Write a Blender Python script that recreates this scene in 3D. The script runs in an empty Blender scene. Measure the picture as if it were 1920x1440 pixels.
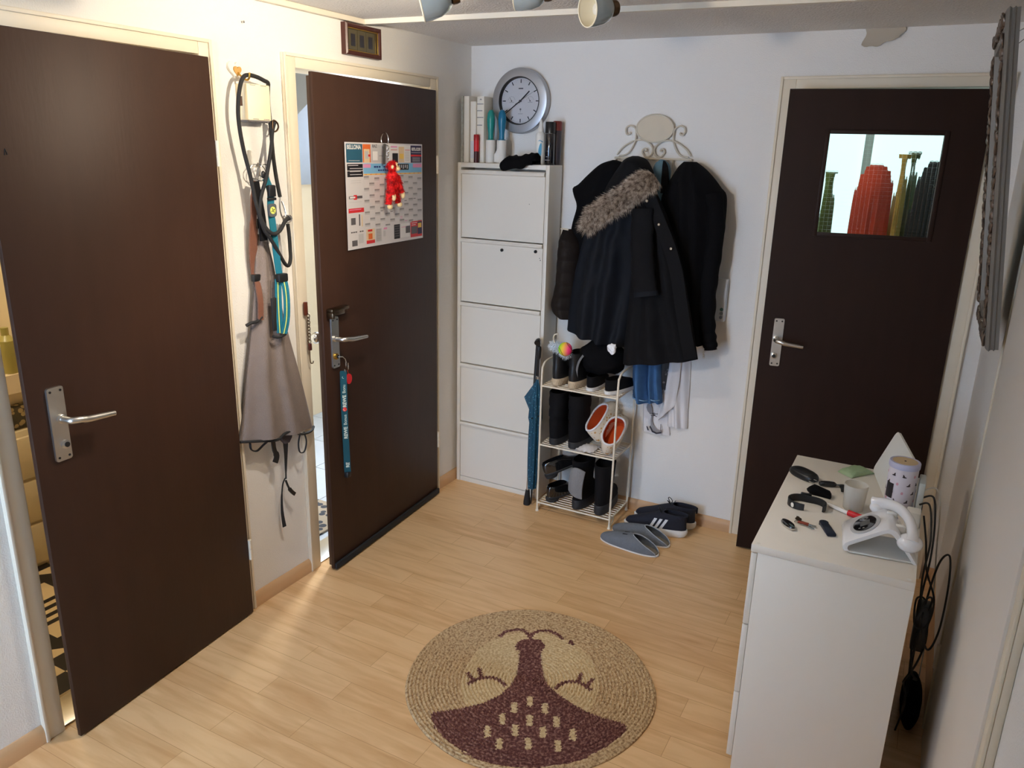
import bpy, bmesh, math, random
import numpy as np
from mathutils import Vector, Matrix, noise
random.seed(7)
C = bpy.context.scene.collection
PI = math.pi
sc = bpy.context.scene
MW = {}                       # object -> world matrix


def lin(c):
    return tuple(((x / 12.92) if x <= .04045 else ((x + .055) / 1.055) ** 2.4) for x in c)


def rgb(r, g, b):
    return lin((r / 255, g / 255, b / 255))


# ------------------------------------------------------------------ materials
def mat(name, col, rough=.5, metal=0., bump=0., bscale=60., var=0., vscale=8., spec=.5, stretch=None,
        trans=0., ior=1.45, sheen=0., emit=None, estr=0., coat=0.):
    m = bpy.data.materials.new(name)
    m.use_nodes = True
    nt = m.node_tree
    b = nt.nodes['Principled BSDF']
    b.inputs['Base Color'].default_value = (*col, 1)
    b.inputs['Roughness'].default_value = rough
    b.inputs['Metallic'].default_value = metal
    b.inputs['Specular IOR Level'].default_value = spec
    b.inputs['Transmission Weight'].default_value = trans
    b.inputs['IOR'].default_value = ior
    b.inputs['Sheen Weight'].default_value = sheen
    b.inputs['Coat Weight'].default_value = coat
    if emit:
        b.inputs['Emission Color'].default_value = (*emit, 1)
        b.inputs['Emission Strength'].default_value = estr
    tc = nt.nodes.new('ShaderNodeTexCoord')
    mp = nt.nodes.new('ShaderNodeMapping')
    nt.links.new(tc.outputs['Object'], mp.inputs['Vector'])
    if stretch:
        mp.inputs['Scale'].default_value = stretch
    if var > 0:
        n = nt.nodes.new('ShaderNodeTexNoise')
        n.inputs['Scale'].default_value = vscale
        n.inputs['Detail'].default_value = 5
        nt.links.new(mp.outputs['Vector'], n.inputs['Vector'])
        cr = nt.nodes.new('ShaderNodeMix')
        cr.data_type = 'RGBA'
        cr.inputs['A'].default_value = (*[max(0, c * (1 - var)) for c in col], 1)
        cr.inputs['B'].default_value = (*[min(1, c * (1 + var)) for c in col], 1)
        nt.links.new(n.outputs['Fac'], cr.inputs['Factor'])
        nt.links.new(cr.outputs['Result'], b.inputs['Base Color'])
    if bump > 0:
        n2 = nt.nodes.new('ShaderNodeTexNoise')
        n2.inputs['Scale'].default_value = bscale
        n2.inputs['Detail'].default_value = 4
        nt.links.new(mp.outputs['Vector'], n2.inputs['Vector'])
        bp = nt.nodes.new('ShaderNodeBump')
        bp.inputs['Strength'].default_value = bump
        bp.inputs['Distance'].default_value = .01
        nt.links.new(n2.outputs['Fac'], bp.inputs['Height'])
        nt.links.new(bp.outputs['Normal'], b.inputs['Normal'])
    return m


def floor_mat():
    m = bpy.data.materials.new('laminate')
    m.use_nodes = True
    nt = m.node_tree
    L = nt.links.new
    b = nt.nodes['Principled BSDF']
    tc = nt.nodes.new('ShaderNodeTexCoord')
    br = nt.nodes.new('ShaderNodeTexBrick')
    br.offset = .37
    br.inputs['Scale'].default_value = 1
    br.inputs['Brick Width'].default_value = .62
    br.inputs['Row Height'].default_value = .098
    br.inputs['Mortar Size'].default_value = .0009
    br.inputs['Mortar Smooth'].default_value = .3
    br.inputs['Bias'].default_value = 0
    br.inputs['Color1'].default_value = (0, 0, 0, 1)
    br.inputs['Color2'].default_value = (1, 1, 1, 1)
    br.inputs['Mortar'].default_value = (.25, .25, .25, 1)
    L(tc.outputs['Object'], br.inputs['Vector'])
    # grain
    mp = nt.nodes.new('ShaderNodeMapping')
    mp.inputs['Scale'].default_value = (1.6, 13, 1)
    L(tc.outputs['Object'], mp.inputs['Vector'])
    n = nt.nodes.new('ShaderNodeTexNoise')
    n.inputs['Scale'].default_value = 2.2
    n.inputs['Detail'].default_value = 6
    n.inputs['Distortion'].default_value = .7
    L(mp.outputs['Vector'], n.inputs['Vector'])
    mp2 = nt.nodes.new('ShaderNodeMapping')
    mp2.inputs['Scale'].default_value = (1.1, 7, 1)
    L(tc.outputs['Object'], mp2.inputs['Vector'])
    n2 = nt.nodes.new('ShaderNodeTexNoise')
    n2.inputs['Scale'].default_value = 1.6
    n2.inputs['Detail'].default_value = 3
    n2.inputs['Distortion'].default_value = 2.0
    L(mp2.outputs['Vector'], n2.inputs['Vector'])
    add = nt.nodes.new('ShaderNodeMath')
    add.operation = 'MULTIPLY_ADD'
    L(br.outputs['Color'], add.inputs[0])
    add.inputs[1].default_value = .26
    L(n.outputs['Fac'], add.inputs[2])
    add2 = nt.nodes.new('ShaderNodeMath')
    add2.operation = 'MULTIPLY_ADD'
    L(n2.outputs['Fac'], add2.inputs[0])
    add2.inputs[1].default_value = .5
    L(add.outputs[0], add2.inputs[2])
    cr = nt.nodes.new('ShaderNodeValToRGB')
    cr.color_ramp.elements[0].position = .42
    cr.color_ramp.elements[0].color = (*rgb(196, 148, 96), 1)
    cr.color_ramp.elements[1].position = 1.05
    cr.color_ramp.elements[1].color = (*rgb(226, 186, 136), 1)
    L(add2.outputs[0], cr.inputs['Fac'])
    mo = nt.nodes.new('ShaderNodeMix')
    mo.data_type = 'RGBA'
    mo.inputs['B'].default_value = (*rgb(182, 136, 88), 1)
    L(br.outputs['Fac'], mo.inputs['Factor'])
    L(cr.outputs['Color'], mo.inputs['A'])
    L(mo.outputs['Result'], b.inputs['Base Color'])
    b.inputs['Roughness'].default_value = .3
    b.inputs['Specular IOR Level'].default_value = .45
    bp = nt.nodes.new('ShaderNodeBump')
    bp.inputs['Strength'].default_value = .04
    L(n.outputs['Fac'], bp.inputs['Height'])
    L(bp.outputs['Normal'], b.inputs['Normal'])
    return m


def pattern_glass():
    m = bpy.data.materials.new('structured_glass')
    m.use_nodes = True
    nt = m.node_tree
    L = nt.links.new
    b = nt.nodes['Principled BSDF']
    b.inputs['Base Color'].default_value = (.93, .98, .97, 1)
    b.inputs['Roughness'].default_value = .03
    b.inputs['Transmission Weight'].default_value = 1
    b.inputs['IOR'].default_value = 1.25
    tc = nt.nodes.new('ShaderNodeTexCoord')
    sep = nt.nodes.new('ShaderNodeSeparateXYZ')
    L(tc.outputs['Object'], sep.inputs[0])
    outs = []
    for ax in ('X', 'Z'):
        mu = nt.nodes.new('ShaderNodeMath')
        mu.operation = 'MULTIPLY'
        mu.inputs[1].default_value = PI / .0155
        L(sep.outputs[ax], mu.inputs[0])
        si = nt.nodes.new('ShaderNodeMath')
        si.operation = 'COSINE'
        L(mu.outputs[0], si.inputs[0])
        ab = nt.nodes.new('ShaderNodeMath')
        ab.operation = 'ABSOLUTE'
        L(si.outputs[0], ab.inputs[0])
        outs.append(ab)
    ad = nt.nodes.new('ShaderNodeMath')
    ad.operation = 'ADD'
    L(outs[0].outputs[0], ad.inputs[0])
    L(outs[1].outputs[0], ad.inputs[1])
    bp = nt.nodes.new('ShaderNodeBump')
    bp.inputs['Strength'].default_value = 1.
    bp.inputs['Distance'].default_value = .0022
    L(ad.outputs[0], bp.inputs['Height'])
    L(bp.outputs['Normal'], b.inputs['Normal'])
    return m


def jute_mat(name, c1, c2, c3):
    m = bpy.data.materials.new(name)
    m.use_nodes = True
    nt = m.node_tree
    L = nt.links.new
    b = nt.nodes['Principled BSDF']
    b.inputs['Roughness'].default_value = .9
    b.inputs['Specular IOR Level'].default_value = .1
    tc = nt.nodes.new('ShaderNodeTexCoord')
    n = nt.nodes.new('ShaderNodeTexNoise')
    n.inputs['Scale'].default_value = 120
    n.inputs['Detail'].default_value = 3
    L(tc.outputs['Object'], n.inputs['Vector'])
    cr = nt.nodes.new('ShaderNodeValToRGB')
    e = cr.color_ramp.elements
    e[0].position, e[0].color = .36, (*c1, 1)
    e[1].position, e[1].color = .66, (*c3, 1)
    k = e.new(.5)
    k.color = (*c2, 1)
    L(n.outputs['Fac'], cr.inputs['Fac'])
    L(cr.outputs['Color'], b.inputs['Base Color'])
    bp = nt.nodes.new('ShaderNodeBump')
    bp.inputs['Strength'].default_value = .7
    bp.inputs['Distance'].default_value = .003
    L(n.outputs['Fac'], bp.inputs['Height'])
    L(bp.outputs['Normal'], b.inputs['Normal'])
    return m


def fur_mat(name, cols):
    m = bpy.data.materials.new(name)
    m.use_nodes = True
    nt = m.node_tree
    L = nt.links.new
    b = nt.nodes['Principled BSDF']
    b.inputs['Roughness'].default_value = .7
    b.inputs['Specular IOR Level'].default_value = .2
    tc = nt.nodes.new('ShaderNodeTexCoord')
    n = nt.nodes.new('ShaderNodeTexNoise')
    n.inputs['Scale'].default_value = 70
    L(tc.outputs['Object'], n.inputs['Vector'])
    cr = nt.nodes.new('ShaderNodeValToRGB')
    e = cr.color_ramp.elements
    e[0].position, e[0].color = .32, (*cols[0], 1)
    e[1].position, e[1].color = .68, (*cols[-1], 1)
    for i, c in enumerate(cols[1:-1]):
        e.new(.32 + .36 * (i + 1) / (len(cols) - 1)).color = (*c, 1)
    L(n.outputs['Fac'], cr.inputs['Fac'])
    L(cr.outputs['Color'], b.inputs['Base Color'])
    return m


def ball_mat():
    m = bpy.data.materials.new('tennis_felt')
    m.use_nodes = True
    nt = m.node_tree
    b = nt.nodes['Principled BSDF']
    b.inputs['Roughness'].default_value = .9
    tc = nt.nodes.new('ShaderNodeTexCoord')
    sep = nt.nodes.new('ShaderNodeSeparateXYZ')
    nt.links.new(tc.outputs['Object'], sep.inputs[0])
    mr = nt.nodes.new('ShaderNodeMapRange')
    mr.inputs['From Min'].default_value = -.03
    mr.inputs['From Max'].default_value = .03
    nt.links.new(sep.outputs['X'], mr.inputs['Value'])
    cr = nt.nodes.new('ShaderNodeValToRGB')
    e = cr.color_ramp.elements
    e[0].position, e[0].color = .1, (*rgb(120, 225, 40), 1)
    e[1].position, e[1].color = .9, (*rgb(255, 60, 130), 1)
    e.new(.5).color = (*rgb(240, 200, 60), 1)
    nt.links.new(mr.outputs[0], cr.inputs['Fac'])
    nt.links.new(cr.outputs['Color'], b.inputs['Base Color'])
    return m


def dots_mat(name, base, dot, scale, thr=.28, rough=.6):
    m = bpy.data.materials.new(name)
    m.use_nodes = True
    nt = m.node_tree
    b = nt.nodes['Principled BSDF']
    b.inputs['Roughness'].default_value = rough
    tc = nt.nodes.new('ShaderNodeTexCoord')
    v = nt.nodes.new('ShaderNodeTexVoronoi')
    v.inputs['Scale'].default_value = scale
    nt.links.new(tc.outputs['Object'], v.inputs['Vector'])
    lt = nt.nodes.new('ShaderNodeMath')
    lt.operation = 'LESS_THAN'
    lt.inputs[1].default_value = thr
    nt.links.new(v.outputs['Distance'], lt.inputs[0])
    mx = nt.nodes.new('ShaderNodeMix')
    mx.data_type = 'RGBA'
    mx.inputs['A'].default_value = (*base, 1)
    mx.inputs['B'].default_value = (*dot, 1)
    nt.links.new(lt.outputs[0], mx.inputs['Factor'])
    nt.links.new(mx.outputs['Result'], b.inputs['Base Color'])
    return m


M = dict(
    wall=mat('wall_paint', (.80, .785, .755), .9, bump=.25, bscale=220, spec=.2),
    ceil=mat('ceiling_woodchip', (.82, .785, .74), .95, bump=.8, bscale=130, spec=.1),
    strip=mat('cornice_paint', (.80, .74, .62), .6),
    frame=mat('door_frame_cream', rgb(228, 217, 196), .45, var=.05, vscale=5),
    whitedoor=mat('white_door_paint', rgb(226, 220, 212), .5),
    door=mat('dark_brown_veneer', rgb(57, 37, 27), .5, var=.22, vscale=5, stretch=(3, 3, .6), bump=.04, bscale=30, spec=.25),
    door3=mat('dark_brown_veneer_shaded', rgb(42, 27, 21), .5, var=.22, vscale=5, stretch=(3, 3, .6), spec=.2),  # door veneer darkened to stand in for the shade on this door
    edge=mat('door_edge_brown', rgb(74, 52, 38), .5, var=.3, vscale=9, stretch=(6, 6, .5)),
    wood=mat('baseboard_wood', rgb(205, 165, 122), .45, var=.12, vscale=6, stretch=(6, .7, 6)),
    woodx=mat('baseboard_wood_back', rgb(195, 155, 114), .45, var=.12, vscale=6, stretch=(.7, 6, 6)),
    alu=mat('aluminium', (.62, .60, .56), .32, 1.),
    steel=mat('steel', (.66, .65, .63), .22, 1.),
    brass=mat('brass', rgb(190, 150, 70), .28, 1.),
    bronze=mat('old_bronze', rgb(110, 90, 70), .3, 1.),
    black=mat('black_plastic', (.012, .012, .013), .4),
    blackm=mat('black_rubber', (.014, .014, .015), .75),
    cord=mat('black_cord', (.013, .013, .014), .7, bump=.3, bscale=400),
    fabric=mat('black_fabric', (.006, .006, .0075), .85, bump=.25, bscale=500, var=.25, vscale=12, spec=.2),
    fabric2=mat('jet_black_fabric', (.003, .003, .004), .9, bump=.25, bscale=500, spec=.15),
    navy=mat('navy_fabric', (.0058, .0075, .012), .75, bump=.2, bscale=450, var=.25, vscale=10, spec=.25),
    brownq=mat('dark_brown_quilt', (.013, .0085, .007), .7, bump=.2, bscale=300, spec=.3),
    denim=mat('blue_denim', rgb(62, 104, 152), .85, var=.25, vscale=40, bump=.3, bscale=600),
    teald=mat('grey_blue_denim', rgb(92, 124, 140), .85, var=.25, vscale=40),
    darkpat=dots_mat('dark_pattern_cloth', rgb(48, 52, 58), rgb(110, 112, 116), 70, .35),
    white=mat('white_lacquer', rgb(232, 226, 214), .4, var=.02),
    whitem=mat('white_metal_lacquer', rgb(226, 221, 210), .35),
    whiteg=mat('white_gloss_plastic', rgb(235, 233, 232), .15, coat=.5),
    whitep=mat('white_plastic', rgb(232, 230, 222), .4),
    whitecloth=mat('white_cloth', rgb(222, 220, 222), .9, bump=.2, bscale=300),
    creamp=mat('cream_plastic', rgb(244, 230, 196), .45),
    grille=mat('grille_grey', rgb(120, 116, 118), .6),
    cream_metal=mat('cream_painted_wire', rgb(226, 216, 196), .45),
    antique=mat('antique_white_iron', rgb(205, 196, 178), .55, var=.12, vscale=40),
    plaque=mat('antique_plaque', rgb(206, 194, 172), .6, var=.08, vscale=20),
    greyfab=mat('grey_fleece', rgb(128, 116, 110), .95, bump=.4, bscale=250, var=.08, vscale=30),
    greyfelt=mat('grey_felt', rgb(112, 118, 126), .95, bump=.5, bscale=300, var=.12, vscale=60),
    greyin=mat('grey_lining', rgb(126, 120, 108), .95, bump=.4, bscale=200),
    leather=mat('brown_leather', rgb(118, 78, 62), .5, bump=.2, bscale=80, var=.2, vscale=20),
    teal=mat('teal_webbing', rgb(12, 104, 124), .75, bump=.3, bscale=400),
    tealdark=mat('teal_lanyard', rgb(8, 74, 88), .6),
    lime=mat('lime_piping', rgb(214, 222, 110), .6),
    red=mat('red_plastic', rgb(205, 30, 40), .4),
    redfur=fur_mat('red_plush', [rgb(120, 8, 12), rgb(200, 20, 22), rgb(235, 40, 38)]),
    skin=mat('cream_felt', rgb(236, 212, 160), .9),
    fur=fur_mat('brown_grey_fur', [rgb(60, 48, 42), rgb(150, 130, 114), rgb(206, 190, 172), rgb(226, 212, 194)]),
    silver=mat('brushed_silver', rgb(176, 178, 182), .35, .75, bump=.05, bscale=80),
    silverd=mat('silver_side', rgb(150, 148, 142), .4, .6),
    dial=mat('clock_dial', rgb(228, 222, 220), .6),
    ink=mat('black_ink', (.01, .01, .011), .6),
    inkg=mat('grey_ink', rgb(140, 138, 138), .7),
    tealh=mat('teal_handle', rgb(32, 138, 130), .3),
    blueh=mat('teal_blue_handle', rgb(24, 112, 148), .3),
    tape=mat('white_tape', rgb(226, 222, 214), .55),
    cardboard=mat('cardboard', rgb(170, 140, 110), .8),
    book=mat('book_white', rgb(228, 222, 208), .6),
    bookgrey=mat('print_grey', rgb(170, 160, 160), .6),
    mahog=mat('mahogany', rgb(72, 36, 28), .35, var=.2, vscale=20),
    gold=mat('gold_paint', rgb(200, 160, 70), .3, .9),
    glassdark=mat('framed_print', rgb(70, 62, 42), .15, coat=.6),
    print=mat('print_dark', rgb(38, 35, 40), .3, coat=.6),
    sole_w=mat('white_sole', rgb(226, 224, 220), .55),
    sole_beige=mat('beige_cork_sole', rgb(196, 176, 148), .85, var=.25, vscale=60, bump=.5, bscale=120),
    sole_d=mat('dark_rubber_sole', (.022, .023, .026), .6),
    shoe_b=mat('black_leather', (.012, .012, .013), .38, bump=.1, bscale=200),
    shoe_n=mat('navy_knit', (.012, .014, .026), .8, bump=.3, bscale=400),
    orange=mat('orange_lining', rgb(196, 78, 24), .9, bump=.3, bscale=200),
    floral=dots_mat('floral_white', rgb(224, 214, 196), rgb(196, 150, 90), 55, .3, .9),
    umb=dots_mat('teal_dotted_nylon', rgb(8, 66, 90), rgb(90, 150, 170), 80, .2),
    mirror=mat('mirror_glass', (.85, .87, .88), .02, 1.),
    pewter=mat('pewter_moulding', rgb(128, 123, 116), .5, .15),
    ornament=mat('dark_pewter_ornament', rgb(120, 104, 92), .35, .6, var=.35, vscale=60),
    tissue=mat('white_tissue', rgb(236, 238, 242), .9),
    green=mat('pale_green_wrap', rgb(150, 172, 132), .45, var=.15, vscale=60),
    frost=mat('frosted_plastic', rgb(246, 242, 232), .3, trans=.55, ior=1.2),
    amber=mat('amber_residue', rgb(214, 160, 60), .3, trans=.3),
    screen=mat('dark_screen', (.012, .012, .013), .12, coat=1.),
    lcd=mat('lcd_grey', rgb(84, 86, 84), .3),
    ringg=mat('grey_ring', rgb(186, 186, 186), .4),
    navyp=mat('navy_plastic', rgb(26, 32, 50), .35),
    lavender=mat('lavender_lid', rgb(200, 198, 220), .4),
    tin=mat('white_pink_tin', rgb(228, 218, 222), .4),
    woodlid=mat('wooden_lid', rgb(206, 180, 140), .5),
    cable=mat('black_cable', (.01, .01, .01), .45),
    shade=mat('pale_blue_enamel', rgb(150, 162, 166), .12, coat=.8),
    shadein=mat('cream_enamel', rgb(236, 228, 204), .5),
    bulb=mat('lit_bulb', (1, .9, .7), .4, emit=(1, .78, .5), estr=25),
    bulboff=mat('frosted_bulb', rgb(230, 226, 214), .4),
    paper=mat('paper_white', rgb(226, 224, 222), .6),
    floor=floor_mat(),
    glass=pattern_glass(),
    jute=jute_mat('jute_braid', rgb(146, 116, 84), rgb(190, 160, 120), rgb(208, 182, 142)),
    jutel=jute_mat('light_jute', rgb(182, 154, 112), rgb(202, 176, 134), rgb(216, 194, 152)),
    juteb=jute_mat('plum_brown_jute', rgb(84, 50, 46), rgb(104, 66, 60), rgb(150, 112, 98)),
    flap=mat('loose_wallpaper', rgb(186, 176, 160), .9),
    ball=ball_mat(),
)


# ------------------------------------------------------------------ mesh builder
class MB:
    def __init__(s):
        s.v, s.f, s.m = [], [], []

    def add(s, vs, fs, mi=0):
        o = len(s.v)
        s.v += [tuple(v) for v in vs]
        s.f += [tuple(i + o for i in f) for f in fs]
        s.m += [mi] * len(fs)
        return s

    def box(s, x0, x1, y0, y1, z0, z1, bev=0., mi=0, mtx=None, seg=2):
        x0, x1 = min(x0, x1), max(x0, x1)
        y0, y1 = min(y0, y1), max(y0, y1)
        z0, z1 = min(z0, z1), max(z0, z1)
        b = bmesh.new()
        vs = [b.verts.new(p) for p in ((x0, y0, z0), (x1, y0, z0), (x1, y1, z0), (x0, y1, z0),
                                       (x0, y0, z1), (x1, y0, z1), (x1, y1, z1), (x0, y1, z1))]
        for f in ((3, 2, 1, 0), (4, 5, 6, 7), (0, 1, 5, 4), (1, 2, 6, 5), (2, 3, 7, 6), (3, 0, 4, 7)):
            b.faces.new([vs[i] for i in f])
        if bev > 0:
            bmesh.ops.bevel(b, geom=list(b.edges), offset=bev, segments=seg, affect='EDGES', profile=.5)
        s.bm(b, mi, mtx)
        return s

    def bm(s, b, mi=0, mtx=None):
        b.verts.index_update()
        vs = [(mtx @ v.co) if mtx else v.co.copy() for v in b.verts]
        fs = [[v.index for v in f.verts] for f in b.faces]
        s.add(vs, fs, mi)
        b.free()

    def loft(s, rings, cap0=True, cap1=True, mi=0, closed=False, wrap=True):
        n = len(rings[0])
        vs = [p for r in rings for p in r]
        fs = []
        R = len(rings)
        for i in range(R if closed else R - 1):
            a, b_ = i * n, ((i + 1) % R) * n
            for j in range(n if wrap else n - 1):
                k = (j + 1) % n
                fs.append((a + j, a + k, b_ + k, b_ + j))
        if not closed and wrap:
            if cap0:
                fs.append(tuple(range(n - 1, -1, -1)))
            if cap1:
                fs.append(tuple((R - 1) * n + j for j in range(n)))
        s.add(vs, fs, mi)
        return s

    def tube(s, path, r, n=8, closed=False, mi=0, flat=1., up=None, caps=True):
        P = [Vector(p) for p in path]
        N = len(P)
        rs = r if isinstance(r, (list, tuple)) else [r] * N
        T = []
        for i in range(N):
            if closed:
                t = P[(i + 1) % N] - P[i - 1]
            else:
                t = P[min(i + 1, N - 1)] - P[max(i - 1, 0)]
            T.append(t.normalized() if t.length > 1e-9 else Vector((0, 0, 1)))
        u = Vector(up) if up else Vector((0, 0, 1))
        if abs(u.dot(T[0])) > .95:
            u = Vector((1, 0, 0)) if abs(T[0].x) < .9 else Vector((0, 1, 0))
        rings = []
        for i in range(N):
            u = u - T[i] * u.dot(T[i])
            if u.length < 1e-6:
                u = T[i].orthogonal()
            u.normalize()
            w = T[i].cross(u)
            rings.append([P[i] + (u * math.cos(2 * PI * j / n) + w * (math.sin(2 * PI * j / n) * flat)) * rs[i] for j in range(n)])
        s.loft(rings, caps, caps, mi, closed)
        return s

    def ribbon(s, path, w, t, side, mi=0):
        """flat strap: width w along 'side' vectors, thickness t"""
        P = [Vector(p) for p in path]
        N = len(P)
        rings = []
        for i in range(N):
            T = (P[min(i + 1, N - 1)] - P[max(i - 1, 0)]).normalized()
            sd = Vector(side[i] if isinstance(side, list) else side)
            sd = (sd - T * sd.dot(T)).normalized()
            nn = T.cross(sd)
            ww = w[i] if isinstance(w, list) else w
            rings.append([P[i] + sd * a * ww / 2 + nn * b * t / 2 for a, b in ((-1, -1), (1, -1), (1, 1), (-1, 1))])
        s.loft(rings, True, True, mi)
        return s

    def lathe(s, prof, c=(0, 0, 0), ax=(0, 0, 1), n=32, mi=0, cap0=True, cap1=True):
        ax = Vector(ax).normalized()
        u = ax.orthogonal().normalized()
        w = ax.cross(u)
        c = Vector(c)
        rings = [[c + ax * z + (u * math.cos(2 * PI * j / n) + w * math.sin(2 * PI * j / n)) * max(r, 1e-5) for j in range(n)] for r, z in prof]
        s.loft(rings, cap0, cap1, mi)
        return s

    def ell(s, c, r, mi=0, nu=20, nv=12, mtx=None):
        if not isinstance(r, (tuple, list)):
            r = (r, r, r)
        c = Vector(c)
        vs, fs = [], []
        vs.append(Vector((0, 0, -r[2])))
        for i in range(1, nv):
            a = -PI / 2 + PI * i / nv
            for j in range(nu):
                b = 2 * PI * j / nu
                vs.append(Vector((r[0] * math.cos(a) * math.cos(b), r[1] * math.cos(a) * math.sin(b), r[2] * math.sin(a))))
        vs.append(Vector((0, 0, r[2])))
        for j in range(nu):
            fs.append((0, 1 + (j + 1) % nu, 1 + j))
        for i in range(nv - 2):
            for j in range(nu):
                a = 1 + i * nu
                b = a + nu
                k = (j + 1) % nu
                fs.append((a + j, a + k, b + k, b + j))
        L = len(vs) - 1
        a = 1 + (nv - 2) * nu
        for j in range(nu):
            fs.append((a + j, a + (j + 1) % nu, L))
        if mtx:
            vs = [mtx @ v for v in vs]
        s.add([v + c for v in vs], fs, mi)
        return s

    def prism(s, poly, fn, d0, d1, mi=0):
        """extrude 2d polygon; fn(u, v, d) -> 3d"""
        n = len(poly)
        vs = [fn(u, v, d0) for u, v in poly] + [fn(u, v, d1) for u, v in poly]
        fs = [tuple(range(n - 1, -1, -1)), tuple(range(n, 2 * n))]
        fs += [(i, (i + 1) % n, n + (i + 1) % n, n + i) for i in range(n)]
        s.add(vs, fs, mi)
        return s

    def text(s, txt, size, fn, depth=.0006, mi=0, align='LEFT', bold=0.):
        """fn(u, v, d) -> 3d ; text runs along +u"""
        cu = bpy.data.curves.new('t', 'FONT')
        cu.body = txt
        cu.size = size
        cu.align_x = align
        cu.extrude = depth / 2
        cu.offset = bold
        o = bpy.data.objects.new('t', cu)
        C.objects.link(o)
        dg = bpy.context.evaluated_depsgraph_get()
        me = o.evaluated_get(dg).to_mesh()
        vs = [fn(v.co.x, v.co.y, v.co.z + depth / 2) for v in me.vertices]
        fs = [tuple(p.vertices) for p in me.polygons]
        s.add(vs, fs, mi)
        bpy.data.objects.remove(o)
        bpy.data.curves.remove(cu)
        return s

    def build(s, name, mats, parent=None, smooth=True, angle=40, local=False, fixn=True):
        mats = mats if isinstance(mats, (list, tuple)) else [mats]
        me = bpy.data.meshes.new(name)
        vs = s.v
        if parent is not None and not local:
            inv = MW[parent.name].inverted()
            vs = [tuple(inv @ Vector(v)) for v in vs]
        me.from_pydata(vs, [], s.f)
        for m in mats:
            me.materials.append(m)
        me.polygons.foreach_set('material_index', s.m)
        if fixn:
            b = bmesh.new()
            b.from_mesh(me)
            bmesh.ops.recalc_face_normals(b, faces=b.faces)
            b.to_mesh(me)
            b.free()
        if smooth:
            me.polygons.foreach_set('use_smooth', [True] * len(me.polygons))
            me.set_sharp_from_angle(angle=math.radians(angle))
        me.update()
        o = bpy.data.objects.new(name, me)
        C.objects.link(o)
        if parent is not None:
            o.parent = parent
            MW[o.name] = MW[parent.name].copy()
        else:
            MW[o.name] = Matrix.Identity(4)
        return o


def center(o):
    """move a top-level mesh's origin to the centre of its base"""
    co = np.array([v.co for v in o.data.vertices])
    lo, hi = co.min(0), co.max(0)
    c = Vector(((lo[0] + hi[0]) / 2, (lo[1] + hi[1]) / 2, lo[2]))
    o.data.transform(Matrix.Translation(-c))
    o.location = o.location + c
    MW[o.name] = Matrix.Translation(c)
    return o


def tag(o, label, cat, group=None):
    o['label'] = label
    o['category'] = cat
    if group:
        o['group'] = group
    return o


def thing(name, label, cat, loc=(0, 0, 0), rot=(0, 0, 0), group=None):
    o = bpy.data.objects.new(name, None)
    o.empty_display_size = .05
    C.objects.link(o)
    o.location = loc
    o.rotation_euler = rot
    from mathutils import Euler
    MW[o.name] = Matrix.Translation(loc) @ Euler(rot).to_matrix().to_4x4()
    return tag(o, label, cat, group)


def struct(o, label=None):
    o['kind'] = 'structure'
    if label:
        o['label'] = label
    return o


def plabel(o, label):
    o['label'] = label
    return o


def dup(root, loc=None, rot=None, label=None, group=None):
    r = root.copy()
    C.objects.link(r)
    if loc is not None:
        r.location = loc
    if rot is not None:
        r.rotation_euler = rot
    if label:
        r['label'] = label
    if group:
        r['group'] = group
    for ch in [o for o in bpy.data.objects if o.parent == root]:
        c = ch.copy()
        C.objects.link(c)
        c.parent = r
        for g in [o for o in bpy.data.objects if o.parent == ch]:
            d = g.copy()
            C.objects.link(d)
            d.parent = c
    return r


def smooth_path(pts, n=8, closed=False):
    P = [Vector(p) for p in pts]
    N = len(P)
    out = []
    for i in range(N if closed else N - 1):
        if closed:
            p0, p1, p2, p3 = P[i - 1], P[i], P[(i + 1) % N], P[(i + 2) % N]
        else:
            p0, p1, p2, p3 = P[max(i - 1, 0)], P[i], P[i + 1], P[min(i + 2, N - 1)]
        for k in range(n):
            t = k / n
            out.append(.5 * ((2 * p1) + (-p0 + p2) * t + (2 * p0 - 5 * p1 + 4 * p2 - p3) * t * t + (-p0 + 3 * p1 - 3 * p2 + p3) * t ** 3))
    if not closed:
        out.append(P[-1])
    return out


def resample(pts, n):
    P = [Vector((*p, 0)) if len(p) == 2 else Vector(p) for p in pts]
    L = [0]
    for a, b in zip(P, P[1:]):
        L.append(L[-1] + (b - a).length)
    out = []
    j = 0
    for k in range(n):
        d = L[-1] * k / (n - 1)
        while j < len(P) - 2 and L[j + 1] < d:
            j += 1
        t = (d - L[j]) / max(1e-9, L[j + 1] - L[j])
        out.append(P[j].lerp(P[j + 1], min(1, max(0, t))))
    return out


def rounded_poly(w, h, r, n=5):
    """rounded rectangle polygon centred at 0"""
    p = []
    for cx, cy, a0 in ((w / 2 - r, h / 2 - r, 0), (-w / 2 + r, h / 2 - r, 90), (-w / 2 + r, -h / 2 + r, 180), (w / 2 - r, -h / 2 + r, 270)):
        for i in range(n + 1):
            a = math.radians(a0 + 90 * i / n)
            p.append((cx + r * math.cos(a), cy + r * math.sin(a)))
    return p


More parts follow.
